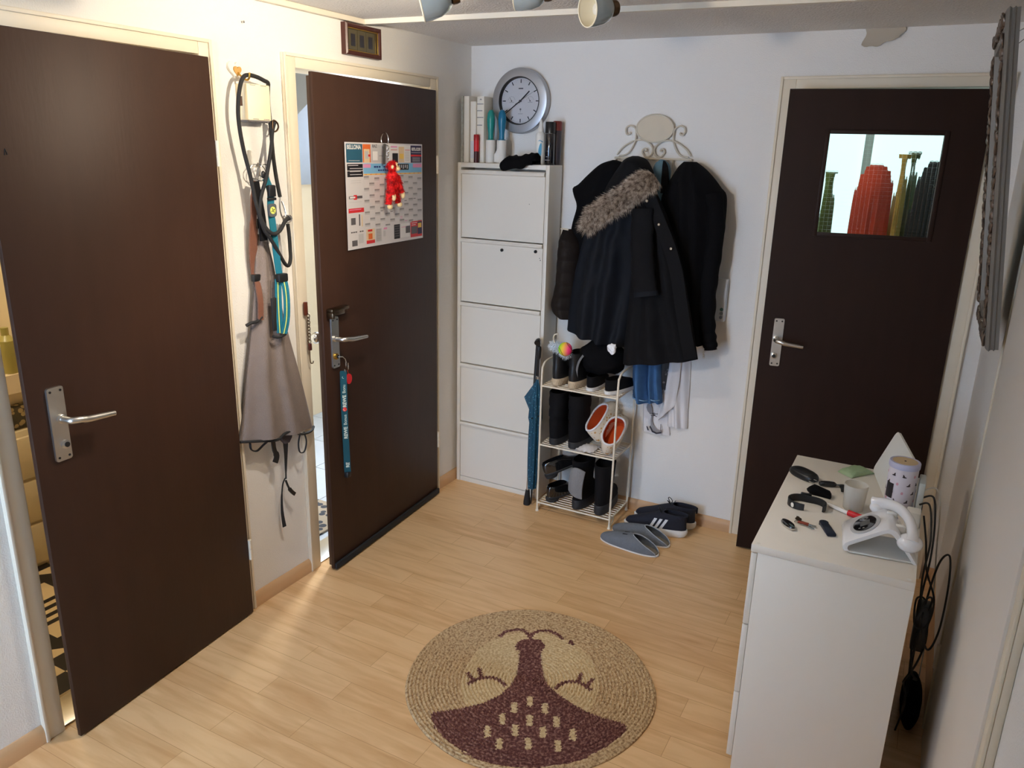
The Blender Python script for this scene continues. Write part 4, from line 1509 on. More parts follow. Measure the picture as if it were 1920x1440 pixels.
# black knit hat drooping over the front edge
m = MB()
ctl = [(.270, .012, 1.640), (.280, .030, 1.630), (.300, .038, 1.630), (.322, .036, 1.637), (.350, .040, 1.641), (.378, .046, 1.640), (.396, .050, 1.646), (.412, .052, 1.662), (.428, .050, 1.684), (.438, .036, 1.690)]
sm = smooth_path(ctl, 4)
rings = []
for i, p in enumerate(sm):
    x, h, zb = p
    zb = min(zb, T_ + .012)
    w = .004 * math.sin(i * .9)
    e = min(1, i / 3, (len(sm) - 1 - i) / 3) * .5 + .5
    pr = [(.065 + .03 * (1 - e), T_), (.058, T_ + h * .6), (.085, T_ + h + w), (.125, T_ + h * .97 - w), (.158, T_ + h * .8), (.178, T_ + h * .45), (.1855, T_ - .002), (.187 + w * .5, (T_ + zb) / 2), (.184, zb + .005), (.179, zb), (.173, zb + .004), (.171, min(T_, zb + .02)), (.1705, T_)]
    rings.append([(x, -d, z) for d, z in pr])
m.loft(rings)
tag(center(m.build('knit_hat', M['fabric2'], angle=70)), 'black knit hat drooping over the front edge of the white shoe cabinet', 'hat')
t = thing('spray_bottle', 'white pointed plastic bottle with a blue footprint on the cabinet', 'bottle', (.424, -.075, T_))
MB().lathe([(.020, 0), (.0235, .004), (.0235, .125), (.021, .138), (.013, .146)], (.424, -.075, T_), n=28).build('body', M['whitep'], t)
MB().lathe([(.0135, 0), (.0135, .012), (.012, .016), (.006, .048), (.003, .056), (0, .057)], (.424, -.075, T_ + .146), n=24).build('nozzle', M['whitep'], t)
m = MB()
pr = []
R_ = .0238
for i in range(24):
    a = 2 * PI * i / 24
    pr.append((.006 + .0075 * math.cos(a) + .004 * math.sin(a) ** 2 * (1 if math.sin(a) > 0 else -1), .058 + .038 * math.sin(a)))
cyl = lambda u, v, d: (.424 + (R_ + d) * math.sin(u / R_ + .15), -.075 - (R_ + d) * math.cos(u / R_ + .15), T_ + v)
m.prism(pr, cyl, 0, .0006)
for k in range(5):
    m.prism([(.0 + .0042 * k + .0019 * math.cos(a), .108 - .002 * abs(k - 1) + .0026 * math.sin(a)) for a in [2 * PI * i / 10 for i in range(10)]], cyl, 0, .0006)
m.build('footprint_print', mat('print_blue', rgb(70, 160, 200), .4), t, angle=30)
t = thing('spray_can', 'black glossy spray can beside the white bottle', 'spray can', (.478, -.085, T_), group='spray cans on the shoe cabinet')
MB().lathe([(.0215, 0), (.0235, .003), (.0235, .135), (.022, .138)], (.478, -.085, T_), n=28).build('body', mat('can_black', (.008, .008, .012), .15, coat=1.), t)
MB().lathe([(.0235, .0), (.0235, .046), (.021, .050), (0, .050)], (.478, -.085, T_ + .14), n=28).build('cap', mat('cap_black', (.012, .012, .013), .3), t)
m = MB()
for w, z in ((.012, .02), (.006, .035), (.003, .06)):
    m.box(.478 - w, .478 + w, -.1092, -.1086, T_ + z, T_ + z + .003)
m.build('print', M['inkg'], t)
t = thing('spray_can', 'dark spray can with a dull red cap behind the black glossy can', 'spray can', (.492, -.042, T_), group='spray cans on the shoe cabinet')
MB().lathe([(.0205, 0), (.022, .003), (.022, .150), (.020, .153)], (.492, -.042, T_), n=28).build('body', mat('can_grey', rgb(60, 56, 62), .3), t)
MB().lathe([(.022, .0), (.022, .036), (.018, .042), (0, .042)], (.492, -.042, T_ + .153), n=28).build('cap', mat('cap_dull_red', rgb(112, 42, 38), .4), t)

# ------------------------------------------------------------------ wall clock
cx, cz = .289, 1.946
t = thing('wall_clock', 'large round silver wall clock in the corner above the shoe cabinet', 'clock', (cx, 0, cz - .147))
c0 = (cx, -.001, cz)
MB().lathe([(.118, 0), (.139, .0), (.147, .012), (.147, .034), (.143, .041), (.112, .047), (.108, .0465), (.107, .044)], c0, (0, -1, 0), 72, cap0=False, cap1=False).build('rim', M['silver'], t, angle=30)
MB().lathe([(.108, .0455), (.1075, .046), (.1035, .0465), (.1015, .028), (.1015, .026), (.1085, .026)], c0, (0, -1, 0), 64, cap0=False, cap1=False).build('inner_ring', mat('clock_black_ring', (.015, .015, .016), .4), t, angle=30)
MB().lathe([(.1015, 0), (.1015, .026), (0, .026)], c0, (0, -1, 0), 64).build('dial', M['dial'], t, angle=30)
ck = lambda a, r: (cx + r * math.sin(a), cz + r * math.cos(a))


def hand(a, r0, r1, w, d):
    ux, uz = math.sin(a), math.cos(a)
    return [(cx + ux * r + uz * s, cz + uz * r - ux * s) for r, s in ((r0, -w), (r1, -w * .8), (r1, w * .8), (r0, w))]


yf = lambda u, v, d: (u, -.0275 - d, v)
m = MB()
for k in range(60):
    a = 2 * PI * k / 60
    if k % 5 == 0:
        m.prism(hand(a, .080, .0965, .0023, 0), yf, 0, .0006)
    else:
        m.prism(hand(a, .0935, .0962, .0004, 0), yf, 0, .0004, 1)
for sx in (-.048, .05):
    for k in range(9):
        a = -1.3 + k * .325
        m.prism([(cx + sx + .018 * math.sin(a) + p, cz + .002 + .018 * math.cos(a) + r) for p, r in ((-.001, -.001), (.001, -.001), (.001, .001), (-.001, .001))], yf, 0, .0004, 1)
    m.prism([(cx + sx - .012, cz - .005), (cx + sx + .012, cz - .005), (cx + sx + .012, cz - .0065), (cx + sx - .012, cz - .0065)], yf, 0, .0004, 1)
    m.prism([(cx + sx - .0008, cz), (cx + sx + .0008, cz), (cx + sx - .0092, cz + .0155), (cx + sx - .0102, cz + .0150)], yf, 0, .0005, 0)
    m.lathe([(.0025, 0), (.0025, .001), (0, .001)], (cx + sx, -.0275, cz), (0, -1, 0), 12)
m.prism([(cx - .012, cz + .053), (cx + .012, cz + .053), (cx + .012, cz + .058), (cx - .012, cz + .058)], yf, 0, .0004, 2)
m.prism([(cx - .0006, cz - .05), (cx + .0006, cz - .05), (cx + .0006, cz - .035), (cx - .0006, cz - .035)], yf, 0, .0004, 1)
m.lathe([(.0045, 0), (.0045, .0005), (0, .0005)], (cx, -.0275, cz - .037), (0, -1, 0), 16, mi=1)
m.prism([(cx - .012, cz - .056), (cx + .012, cz - .056), (cx + .012, cz - .0575), (cx - .012, cz - .0575)], yf, 0, .0004, 1)
m.build('dial_marks', [M['ink'], M['inkg'], mat('ink_soft', rgb(90, 88, 90), .6)], t, smooth=False)
MB().prism(hand(math.radians(47), -.012, .064, .0030, 0), yf, .003, .0042).build('hour_hand', M['ink'], t, smooth=False)
MB().prism(hand(math.radians(234), -.016, .095, .0024, 0), yf, .005, .0062).build('minute_hand', M['ink'], t, smooth=False)
m = MB().prism(hand(math.radians(60), -.03, .088, .0006, 0), yf, .007, .0075).lathe([(.005, 0), (.005, .009), (0, .009)], (cx, -.0275, cz), (0, -1, 0), 16)
m.build('second_hand', mat('hand_grey', rgb(90, 84, 84), .5), t, angle=30)
MB().lathe([(.103, .0), (.103, .0012), (0, .0012)], (cx, -.040, cz), (0, -1, 0), 64).build('cover_glass', mat('clear_glass', (1, 1, 1), .02, trans=1., ior=1.02), t)

# ------------------------------------------------------------------ wrought iron coat rack
t = thing('coat_rack', 'scrolled antique white iron coat rack with an oval plaque on the back wall', 'coat rack', (.95, -.01, 1.6))
SA = [(.783, 1.715), (.799, 1.738), (.824, 1.758), (.857, 1.775), (.891, 1.78), (.919, 1.774), (.941, 1.757), (.949, 1.739), (.944, 1.72), (.93, 1.709), (.914, 1.712), (.904, 1.724), (.902, 1.735), (.909, 1.743), (.918, 1.742), (.921, 1.736), (.915, 1.732)]
SB = [(.793, 1.711), (.819, 1.714), (.84, 1.727), (.854, 1.749), (.865, 1.777), (.867, 1.803), (.864, 1.825), (.853, 1.836), (.834, 1.84), (.82, 1.831), (.818, 1.817), (.824, 1.804), (.834, 1.803), (.839, 1.809), (.834, 1.812)]
MX = .9525
for S in (SA, SB):
    for k in (0, 1):
        MB().tube(smooth_path([((2 * MX - x if k else x), -.016, z) for x, z in S], 5), .0036, 8).build('scroll', M['antique'], t)
MB().prism([(.952 + .082 * math.cos(a), 1.829 + .0555 * math.sin(a)) for a in [2 * PI * k / 48 for k in range(48)]], backwall_ := (lambda u, v, d: (u, -d, v)), .014, .018).build('plaque', M['plaque'], t, angle=30)
MB().tube([(.952 + .084 * math.cos(a), -.017, 1.829 + .057 * math.sin(a)) for a in [2 * PI * k / 48 for k in range(48)]], .0036, 8, True).build('plaque_rim', M['antique'], t)
MB().box(.772, 1.13, -.020, -.010, 1.697, 1.706, .002).build('bar', M['antique'], t)
for x in (.790, .95, 1.115):
    MB().lathe([(.006, 0), (.006, .012)], (x, -.001, 1.7015), (0, -1, 0), 12).build('wall_fixing', M['antique'], t)
for k, x in enumerate((.778, .865, .985, 1.045, 1.125)):
    MB().tube(smooth_path([(x, -.015, 1.70), (x, -.015, 1.66), (x, -.022, 1.628), (x, -.04, 1.618), (x, -.056, 1.63), (x, -.06, 1.652)], 6), .0035, 8).ell((x, -.06, 1.655), .006, nu=12, nv=8).build('hook', M['antique'], t)

# ------------------------------------------------------------------ coats
bw = backwall
# A black jacket at the back left
t = thing('black_jacket', 'black jacket hanging at the far left of the coat rack, mostly behind the fur-hooded parka', 'jacket', (.72, -.06, 1.0))
m = MB()
garment(m, [(.785, 1.692), (.725, 1.672), (.665, 1.622), (.622, 1.58), (.594, 1.562), (.600, 1.53), (.618, 1.478), (.600, 1.40), (.588, 1.30), (.585, 1.1)],
        [(.80, 1.692), (.84, 1.675), (.86, 1.62), (.86, 1.56), (.86, 1.5), (.86, 1.45), (.86, 1.4), (.86, 1.3), (.86, 1.2), (.86, 1.1)], .062, .06, bw, 3, .008, .006, 1.1)
m.build('body', M['fabric2'], t, angle=60)
# brown quilted jacket
t = thing('quilted_jacket', 'dark brown quilted jacket showing at the left edge beside the shoe cabinet', 'jacket', (.6, -.13, .95))
m = MB()
garment(m, [(.565, 1.376), (.548, 1.30), (.543, 1.20), (.540, 1.11), (.524, 1.03), (.522, 1.005), (.532, .982), (.556, .965)], [(.61, 1.376), (.66, 1.32), (.66, 1.22), (.66, 1.11), (.66, 1.05), (.66, 1.0), (.66, .97), (.66, .955)],
        .085, .07, bw, 1.5, .005, .004, 2.2, 70, 30, quilt=.010, qf=17)
m.build('body', M['brownq'], t, angle=60)
MB().ribbon(smooth_path([(.566, -.12, 1.378), (.585, -.135, 1.380), (.61, -.13, 1.377)], 5), .008, .003, (0, 0, 1)).build('lining_edge', M['plaque'], t)

# denim jacket in the middle, behind
t = thing('denim_jacket', 'grey-blue denim jacket collar showing between the parka and the right black jacket', 'jacket', (1.01, -.05, 1.3))
m = MB()
garment(m, [(1.005, 1.70), (.978, 1.675), (.968, 1.60), (.96, 1.5), (.96, 1.3)], [(1.02, 1.70), (1.05, 1.672), (1.056, 1.60), (1.06, 1.5), (1.06, 1.3)], .064, .035, bw, 1, .004, .004, 4., 40, 24)
m.build('body', M['teald'], t, angle=60)
m = MB()
garment(m, [(1.028, 1.696), (1.026, 1.66), (1.026, 1.6), (1.026, 1.56)], [(1.036, 1.694), (1.052, 1.668), (1.062, 1.60), (1.064, 1.56)], .098, .012, bw, 1, .002, .002, 4.5, 24, 12)
m.build('collar', M['fabric'], t, angle=60)

# D black jacket on the right
t = thing('black_jacket', 'plain black jacket on the right end of the coat rack with one sleeve hanging free', 'jacket', (1.2, -.1, .9))
m = MB()
garment(m, [(1.110, 1.694), (1.085, 1.668), (1.062, 1.625), (1.042, 1.585), (1.02, 1.53), (1.03, 1.4), (1.06, 1.25), (1.10, 1.1), (1.16, .98), (1.20, .93)],
        [(1.165, 1.694), (1.205, 1.668), (1.245, 1.632), (1.280, 1.592), (1.308, 1.55), (1.312, 1.40), (1.306, 1.25), (1.300, 1.1), (1.296, .915)], .066, .105, bw, 3.5, .016, .014, 5., 70, 50)
m.build('body', M['fabric2'], t, angle=60)
m = MB()
sp = smooth_path([(1.262, -.12, 1.57), (1.285, -.12, 1.45), (1.284, -.12, 1.3), (1.280, -.122, 1.18), (1.286, -.125, 1.06), (1.298, -.128, .98), (1.312, -.13, .935), (1.318, -.13, .905)], 8)
rr_ = [.038 + .006 * math.sin(i * .9) * (.4 + .6 * (i % 7) / 7) * .6 - .010 * (i / len(sp)) ** 3 for i in range(len(sp))]
m.tube(sp, rr_, 18, flat=.85, up=(1, 0, 0))
m.build('sleeve', M['fabric2'], t, angle=70)

# C1 navy coat
t = thing('navy_coat', 'long dark navy coat under the fur hood, hanging left of the black parka', 'coat', (.82, -.15, .87))
m = MB()
garment(m, [(.85, 1.60), (.78, 1.54), (.735, 1.46), (.700, 1.38), (.676, 1.27), (.656, 1.17), (.642, 1.06), (.636, .98), (.634, .915)], [(.93, 1.60), (.985, 1.52), (.985, 1.42), (.978, 1.34), (.974, 1.24), (.970, 1.14), (.968, 1.04), (.964, .95), (.95, .868)],
        .135, lambda q: .055 + .05 * q, bw, 3.6, .022, .020, 7., 80, 60)
m.build('body', M['navy'], t, angle=60)

# parka with fur hood
t = thing('parka', 'black hip-length parka with snap buttons and a fur-trimmed hood, in front on the coat rack', 'parka', (1.08, -.2, .8))
m = MB()
garment(m, [(1.0, 1.60), (.965, 1.55), (.955, 1.45), (.955, 1.3), (.955, 1.15), (.95, 1.0), (.945, .9), (.945, .80)], [(1.02, 1.60), (1.055, 1.545), (1.095, 1.475), (1.148, 1.355), (1.188, 1.24), (1.218, 1.13), (1.252, 1.0), (1.284, .872)],
        .20, lambda q: .035 + .028 * q, bw, 3.4, .016, .014, 9., 80, 60, pw=.45)
m.build('body', M['fabric'], t, angle=60)
# placket along the front edge
pp = smooth_path([(1.022, -.252, 1.56), (1.08, -.258, 1.455), (1.135, -.262, 1.35), (1.178, -.268, 1.24), (1.206, -.272, 1.13), (1.238, -.272, 1.0), (1.268, -.262, .882)], 6)
o = MB().ribbon(pp, .055, .008, (1, 0, .5)).build('placket', M['fabric'], t, angle=50)
for x, z, y in ((1.035, 1.533, -.262), (1.096, 1.44, -.266), (1.158, 1.345, -.272)):
    MB().lathe([(.0065, 0), (.0065, .0025), (.005, .004), (0, .004)], (x - .012, y, z), (0, -1, 0), 16).build('snap_button', M['bronze'], o)
# hood
m = MB()
garment(m, [(.905, 1.712), (.872, 1.698), (.84, 1.66), (.80, 1.60), (.775, 1.54), (.75, 1.46), (.735, 1.40)], [(.925, 1.712), (.965, 1.698), (.995, 1.655), (1.02, 1.60), (1.01, 1.55), (.93, 1.50), (.80, 1.42)], .13, .105, bw, 1.6, .008, .010, 11., 50, 40)
m.build('hood', M['fabric'], t, angle=60)
# sleeve in front
m = MB()
sp = smooth_path([(1.005, -.262, 1.50), (1.012, -.268, 1.42), (1.022, -.276, 1.32), (1.04, -.286, 1.22), (1.058, -.292, 1.15)], 10)
m.tube(sp, [.048 + .0018 * math.sin(i * .8) + .004 * (i / len(sp)) for i in range(len(sp))], 20, flat=.62, up=(1, 0, 0))
o = m.build('sleeve', M['fabric'], t, angle=70)
MB().tube([(1.056, -.291, 1.158), (1.060, -.293, 1.138)], .0535, 20, flat=.64, up=(1, 0, 0)).build('cuff', M['navy'], o)
# fur trim
fp = smooth_path([(.742, -.235, 1.400), (.775, -.245, 1.447), (.825, -.255, 1.486), (.880, -.262, 1.520), (.935, -.264, 1.553), (.985, -.262, 1.596), (1.020, -.255, 1.620), (1.034, -.245, 1.636)], 8)
fr_ = [.010 + .030 * min(1, i / 12) + .004 * math.sin(i * .7) - .022 * max(0, (i - len(fp) + 9) / 9) ** 1.5 for i in range(len(fp))]


def furb(i):
    k = random.random() ** .8 * (len(fp) - 1.001)
    j = int(k)
    p = fp[j].lerp(fp[j + 1], k - j)
    ax = (fp[j + 1] - fp[j]).normalized()
    d = ax.orthogonal().normalized()
    d.rotate(Matrix.Rotation(random.uniform(0, 2 * PI), 3, ax))
    if d.y > .35:
        d.y *= -1
    return p + d * fr_[j] * .7, d + Vector((-.25, -.25, -.55))


m = MB().tube(fp, [r * .8 for r in fr_], 12)
strands(m, furb, 6500, .044, .0008, jit=.42)
m.build('fur_trim', M['fur'], t, fixn=False)

# things under the coats
t = thing('jeans', 'blue jeans legs hanging below the hem of the black parka', 'jeans', (1.02, -.14, .60))
m = MB()
garment(m, [(.962, .90), (.955, .80), (.958, .70), (.962, .65), (.968, .612)], [(1.02, .90), (1.03, .80), (1.035, .70), (1.04, .65), (1.052, .60)], .085, .06, bw, 1.6, .020, .012, 3., 50, 34)
m.build('leg', M['denim'], t, angle=60)
m = MB()
garment(m, [(1.02, .90), (1.022, .80), (1.028, .70), (1.035, .66), (1.04, .615)], [(1.075, .90), (1.084, .80), (1.092, .70), (1.098, .66), (1.106, .606)], .07, .055, bw, 1.6, .020, .012, 6., 50, 34)
m.build('leg', M['denim'], t, angle=60)
MB().ribbon(smooth_path([(.968, -.105, .632), (.985, -.145, .628), (1.012, -.152, .626), (1.035, -.143, .622), (1.045, -.115, .618)], 5), .004, .003, (0, 0, 1)).ribbon(smooth_path([(1.048, -.095, .632), (1.06, -.128, .630), (1.082, -.134, .628), (1.10, -.105, .626)], 5), .004, .003, (0, 0, 1)).build('hem_stitching', mat('denim_hem', rgb(120, 156, 190), .9), t)
m = MB()
garment(m, [(1.055, .92), (1.06, .80), (1.064, .72), (1.068, .655)], [(1.115, .92), (1.116, .80), (1.114, .72), (1.110, .662)], .035, .03, bw, 1, .004, .003, 8., 30, 16)
tag(center(m.build('patterned_scarf', M['darkpat'], angle=60)), 'dark scarf with pale scroll pattern between the jeans and the white cloth', 'scarf')
t = thing('white_shirt', 'white cloth garment hanging behind the black parka, with two long folds', 'garment', (1.15, -.03, .47))
m = MB()
garment(m, [(1.09, .95), (1.095, .80), (1.10, .66), (1.11, .56), (1.115, .478)], [(1.20, .95), (1.205, .80), (1.210, .66), (1.213, .56), (1.218, .478)], .004, .026, bw, 2.4, .010, .003, 2.2, 50, 40)
m.build('cloth', M['whitecloth'], t, angle=60)
m = MB()
garment(m, [(1.105, .92), (1.11, .80), (1.10, .70), (1.09, .60), (1.08, .54), (1.075, .50)], [(1.165, .92), (1.168, .80), (1.166, .70), (1.162, .66), (1.158, .60), (1.152, .585)], .036, .014, bw, 1, .006, .003, 5.2, 50, 24)
m.build('sleeve', M['whitecloth'], t, angle=60)
t = thing('cloth_bag', 'white cloth bag printed with a grey lace-up high heel, low on the wall', 'bag', (1.07, -.03, .425))
m = MB()
garment(m, [(.99, .66), (.992, .58), (.996, .50), (1.002, .428)], [(1.10, .66), (1.118, .58), (1.126, .50), (1.136, .428)], .006, .018, bw, 1.6, .005, .002, 6.6, 40, 30, pw=.3)
m.build('cloth', M['whitecloth'], t, angle=60)
fy = lambda u, v, d: (u, -.034 - d, v)
m = MB()
m.prism([(1.020, .574), (1.034, .578), (1.046, .560), (1.050, .535), (1.036, .528), (1.024, .540), (1.018, .556)], fy, 0, .001, 0)
m.prism([(1.046, .530), (1.052, .530), (1.050, .500), (1.060, .474), (1.076, .458), (1.098, .452), (1.104, .462), (1.102, .448), (1.078, .440), (1.058, .446), (1.046, .470), (1.043, .500)], fy, 0, .001, 0)
m.prism([(1.044, .47), (1.058, .446), (1.078, .440), (1.102, .448), (1.100, .440), (1.076, .432), (1.054, .438), (1.040, .462)], fy, .0002, .0014, 1)
m.prism([(1.024, .462), (1.030, .462), (1.038, .444), (1.032, .442)], fy, 0, .001, 1)
for a, b in (((1.036, .528), (1.060, .536)), ((1.040, .522), (1.064, .522)), ((1.048, .532), (1.072, .518)), ((1.056, .53), (1.076, .534)), ((1.097, .452), (1.095, .486))):
    m.tube([fy(*a, .001), fy(*b, .001)], .0013, 5, mi=1)
m.build('shoe_print', [mat('print_grey_shoe', rgb(140, 138, 142), .8), mat('print_dark_shoe', rgb(52, 50, 60), .8)], t, smooth=False)
# intercom, charm
t = thing('intercom', 'flat white wall intercom half hidden behind the right black jacket', 'intercom', (1.31, -.0, 1.01))
MB().box(1.262, 1.341, -.034, -.0005, 1.012, 1.205, .006).build('housing', mat('intercom_white', rgb(206, 212, 218), .4), t)
for k, (z, g) in enumerate(((1.069, rgb(72, 116, 112)), (1.051, rgb(130, 142, 150)), (1.033, rgb(130, 140, 150)))):
    MB().lathe([(.0075, 0), (.0075, .003), (.006, .004), (0, .004)], (1.326, -.034, z), (0, -1, 0), 16).build('button', mat('intercom_button_%d' % k, g, .4), t)
t = thing('key_charm', 'small clear bead charm dangling below the right black jacket sleeve', 'charm', (1.285, -.11, .86))
for k in range(5):
    MB().ell((1.286 + .003 * math.sin(k * 2.1), -.115, .905 - k * .011), .0055, nu=12, nv=8).build('bead', M['frost'], t)
# ------------------------------------------------------------------ wire shoe rack
t = thing('shoe_rack', 'cream wire shoe rack with three shelves standing right of the white shoe cabinet', 'shoe rack', (.762, -.15, 0))
RX0, RX1, RY0, RY1 = .570, .954, -.272, -.034
for x in (RX0, RX1):
    MB().tube(smooth_path([(x, RY0, .004), (x, RY0, .35), (x, RY0, .70), (x, RY0 + .012, .748), (x, RY0 + .045, .766), (x, -.15, .768), (x, RY1 - .03, .766), (x, RY1 - .004, .745), (x, RY1, .70), (x, RY1, .35), (x, RY1, .004)], 5), .005, 10).build('side_hoop', M['cream_metal'], t)
    for y in (RY0, RY1):
        MB().lathe([(.009, 0), (.009, .004), (.0065, .008), (.0055, .02)], (x, y, 0), n=14).build('foot', M['cream_metal'], t)
SH = (.046, .353, .652)
for z in SH:
    m = MB()
    m.tube([(RX0, RY0, z), (RX1, RY0, z)], .0045, 8).tube([(RX0, RY1, z), (RX1, RY1, z)], .0045, 8)
    m.tube([(RX0, RY0, z), (RX0, RY1, z)], .004, 8).tube([(RX1, RY0, z), (RX1, RY1, z)], .004, 8)
    for k in range(1, 10):
        y = RY0 + (RY1 - RY0) * k / 10
        m.tube([(RX0, y, z + .001), (RX1, y, z + .001)], .003, 8)
    m.build('shelf', M['cream_metal'], t)
for x in (RX0, RX1):
    MB().tube(smooth_path([(x, RY0 + .002, .012), (x, RY0 + .035, .016), (x, RY0 + .05, .030), (x, RY0 + .052, .044)], 5), .003, 8).build('brace', M['cream_metal'], t)


# ------------------------------------------------------------------ shoe builders (toe along +Y, heel at y = 0)
def ring(lv, n=36):
    z, yb, yf, w = lv[:4]
    cy, L = (yb + yf) / 2, (yf - yb) / 2
    out = []
    for k in range(n):
        a = 2 * PI * k / n
        c, s = math.cos(a), math.sin(a)
        ce = math.copysign(abs(c) ** .85, c)
        se = math.copysign(abs(s) ** .8, s)
        wid = w * (1 - .17 * max(0, -c) ** 1.2 - .04 * max(0, c)) * (1 - .06 * math.sin(PI * max(0, min(1, (.45 - c) / .9))))
        out.append((wid * se, cy + L * ce, z))
    return out


def side_x(levels, y, z):
    """half width of the lofted upper at (y, z)"""
    for a, b in zip(levels, levels[1:]):
        if a[0] <= z <= b[0]:
            k = (z - a[0]) / max(1e-6, b[0] - a[0])
            lv = [p + (q - p) * k for p, q in zip(a[:4], b[:4])]
            cy, L = (lv[1] + lv[2]) / 2, (lv[2] - lv[1]) / 2
            c = max(-.98, min(.98, (y - cy) / L))
            c = math.copysign(abs(c) ** (1 / .85), c)
            s = math.sqrt(1 - c * c) ** .8
            return lv[3] * (1 - .17 * max(0, -c) ** 1.2) * s * (1 - .06 * math.sin(PI * max(0, min(1, (.45 - c) / .9))))
    return levels[-1][3]


def boot(nm, lab, cat, loc, rot, sole, upper, inner, ms, mu, group=None, mi_=None, wr=0., seed=1):
    t = thing(nm, lab, cat, loc, rot, group)
    m = MB().loft([ring(l) for l in sole])
    m.build('sole', ms, t, local=True, angle=35)
    rs = []
    for l in upper:
        r = ring(l)
        if wr:
            r = [(x * (1 + wr * noise.noise(Vector((x * 18, y * 18 + seed, z * 22)))), y + wr * .06 * noise.noise(Vector((z * 25, x * 9, seed))), z) for x, y, z in r]
        rs.append(r)
    MB().loft(rs + [ring(l) for l in inner], cap0=True, cap1=True, mi=0).build('upper', mu, t, local=True, angle=60)
    return t


def scl(lvs, k, h=1):
    return [(z * h, a * k, b * k, w * k) for z, a, b, w in lvs]


sole_a = [(0, .004, .236, .037), (.004, 0, .242, .040), (.030, -.001, .243, .041), (.036, .004, .238, .039)]
up_a = [(.034, .005, .236, .0385), (.052, .003, .234, .040), (.068, .003, .222, .0395), (.085, .003, .19, .037), (.10, .006, .155, .0345), (.125, .006, .128, .0335), (.15, .004, .122, .035), (.17, .002, .122, .0365)]
in_a = [(.172, .006, .118, .033), (.14, .009, .116, .030), (.08, .012, .13, .030)]
bt = boot('ankle_boot', 'left black ankle boot with beige cork-coloured sole on the top shelf of the rack', 'boot', (.632, -.262, SH[2] + .004), (0, 0, .03), sole_a, up_a, in_a, M['sole_beige'], M['shoe_b'], 'beige-soled ankle boots')
dup(bt, (.716, -.264, SH[2] + .004), (0, 0, -.02), 'right black ankle boot with beige cork-coloured sole on the top shelf of the rack')

# black low sneakers on the top shelf
sole_s = [(0, .006, .232, .034), (.004, 0, .238, .038), (.018, -.001, .240, .039), (.020, .004, .236, .037)]
up_s = [(.019, .005, .234, .0365), (.035, .002, .228, .037), (.048, .004, .195, .0355), (.060, .004, .15, .033), (.070, .002, .12, .032)]
in_s = [(.072, .006, .115, .0285), (.045, .01, .14, .028), (.026, .012, .15, .028)]
bt = boot('canvas_shoe', 'left low black canvas shoe with white sole on the top shelf of the rack', 'shoe', (.808, -.258, SH[2] + .004), (0, 0, .05), sole_s, up_s, in_s, M['sole_w'], M['fabric'], 'low black canvas shoes')
dup(bt, (.892, -.262, SH[2] + .004), (0, 0, -.28), 'right low black canvas shoe with white sole next to the top shelf post')

# tall snow boots on the middle shelf
sole_t = [(0, .006, .232, .040), (.005, 0, .240, .044), (.030, -.002, .242, .045), (.036, .004, .238, .042)]
up_t = [(.034, .003, .236, .042), (.055, .0, .236, .044), (.075, .0, .22, .044), (.095, .0, .185, .043), (.115, .0, .155, .043), (.135, .004, .143, .041), (.142, -.001, .148, .0455), (.165, -.001, .15, .0465), (.188, .003, .147, .044), (.196, -.001, .150, .047), (.22, -.001, .15, .048), (.243, .003, .147, .046), (.250, .0, .15, .047), (.262, .0, .15, .0475)]
in_t = [(.264, .006, .145, .042), (.22, .008, .142, .040), (.12, .012, .14, .038)]
bt = boot('snow_boot', 'left tall black snow boot on the middle shelf of the rack', 'boot', (.634, -.263, SH[1] + .004), (0, 0, .04), sole_t, up_t, in_t, M['sole_d'], M['fabric'], 'tall black snow boots', wr=.05)
dup(bt, (.733, -.263, SH[1] + .004), (0, 0, -.03), 'right tall black snow boot on the middle shelf, next to the orange-lined slippers')

# orange lined slippers leaning on the wall, middle shelf
lv_o = [(0, .004, .225, .040), (.006, .0, .232, .044), (.03, -.003, .234, .0475), (.055, -.004, .222, .050), (.072, -.003, .20, .051), (.084, .0, .178, .050)]
in_o = [(.085, .006, .170, .044), (.07, .008, .178, .043), (.04, .010, .19, .040), (.014, .012, .20, .036)]


def slip(lab, loc, rot):
    t = thing('house_slipper', lab, 'slipper', loc, rot, 'orange-lined slippers')
    MB().loft([ring(l) for l in lv_o], cap1=False).loft([ring(l) for l in (lv_o[-1], in_o[0])], False, False).build('upper', M['floral'], t, local=True, angle=60)
    MB().loft([ring(l) for l in in_o], cap0=False).build('lining', M['orange'], t, local=True, angle=60)
    z, yb, yf, w = lv_o[-1]
    MB().tube([(x, y, z + .001) for x, y, z in ring((z, yb + .003, yf - .003, w - .003))], .005, 8, True).build('trim_edge', M['whitecloth'], t, local=True)
    return t


slip('orange-lined floral slipper on the middle shelf, the left one beside the snow boots', (.848, -.205, SH[1] + .042), (.62, -.30, -.30))
slip('orange-lined floral slipper on the middle shelf, the right one in front against the rack post', (.902, -.250, SH[1] + .006), (.55, .22, .10))
t = thing('white_cloth', 'small white cloth under the slippers on the middle shelf', 'cloth', (.80, -.2, SH[1] + .004))
m = MB()
rows = []
for i in range(14):
    rows.append([(.755 + .09 * i / 13, -.265 + .10 * j / 9, SH[1] + .006 + .008 * abs(math.sin(i * .9 + j)) + .012 * math.sin(PI * i / 13) * math.sin(PI * j / 9)) for j in range(10)])
rows += [[(x, y, z - .002) for x, y, z in r] for r in rows[::-1]]
m.loft(rows, wrap=False, closed=True)
m.build('cloth', M['whitecloth'], t, angle=70)

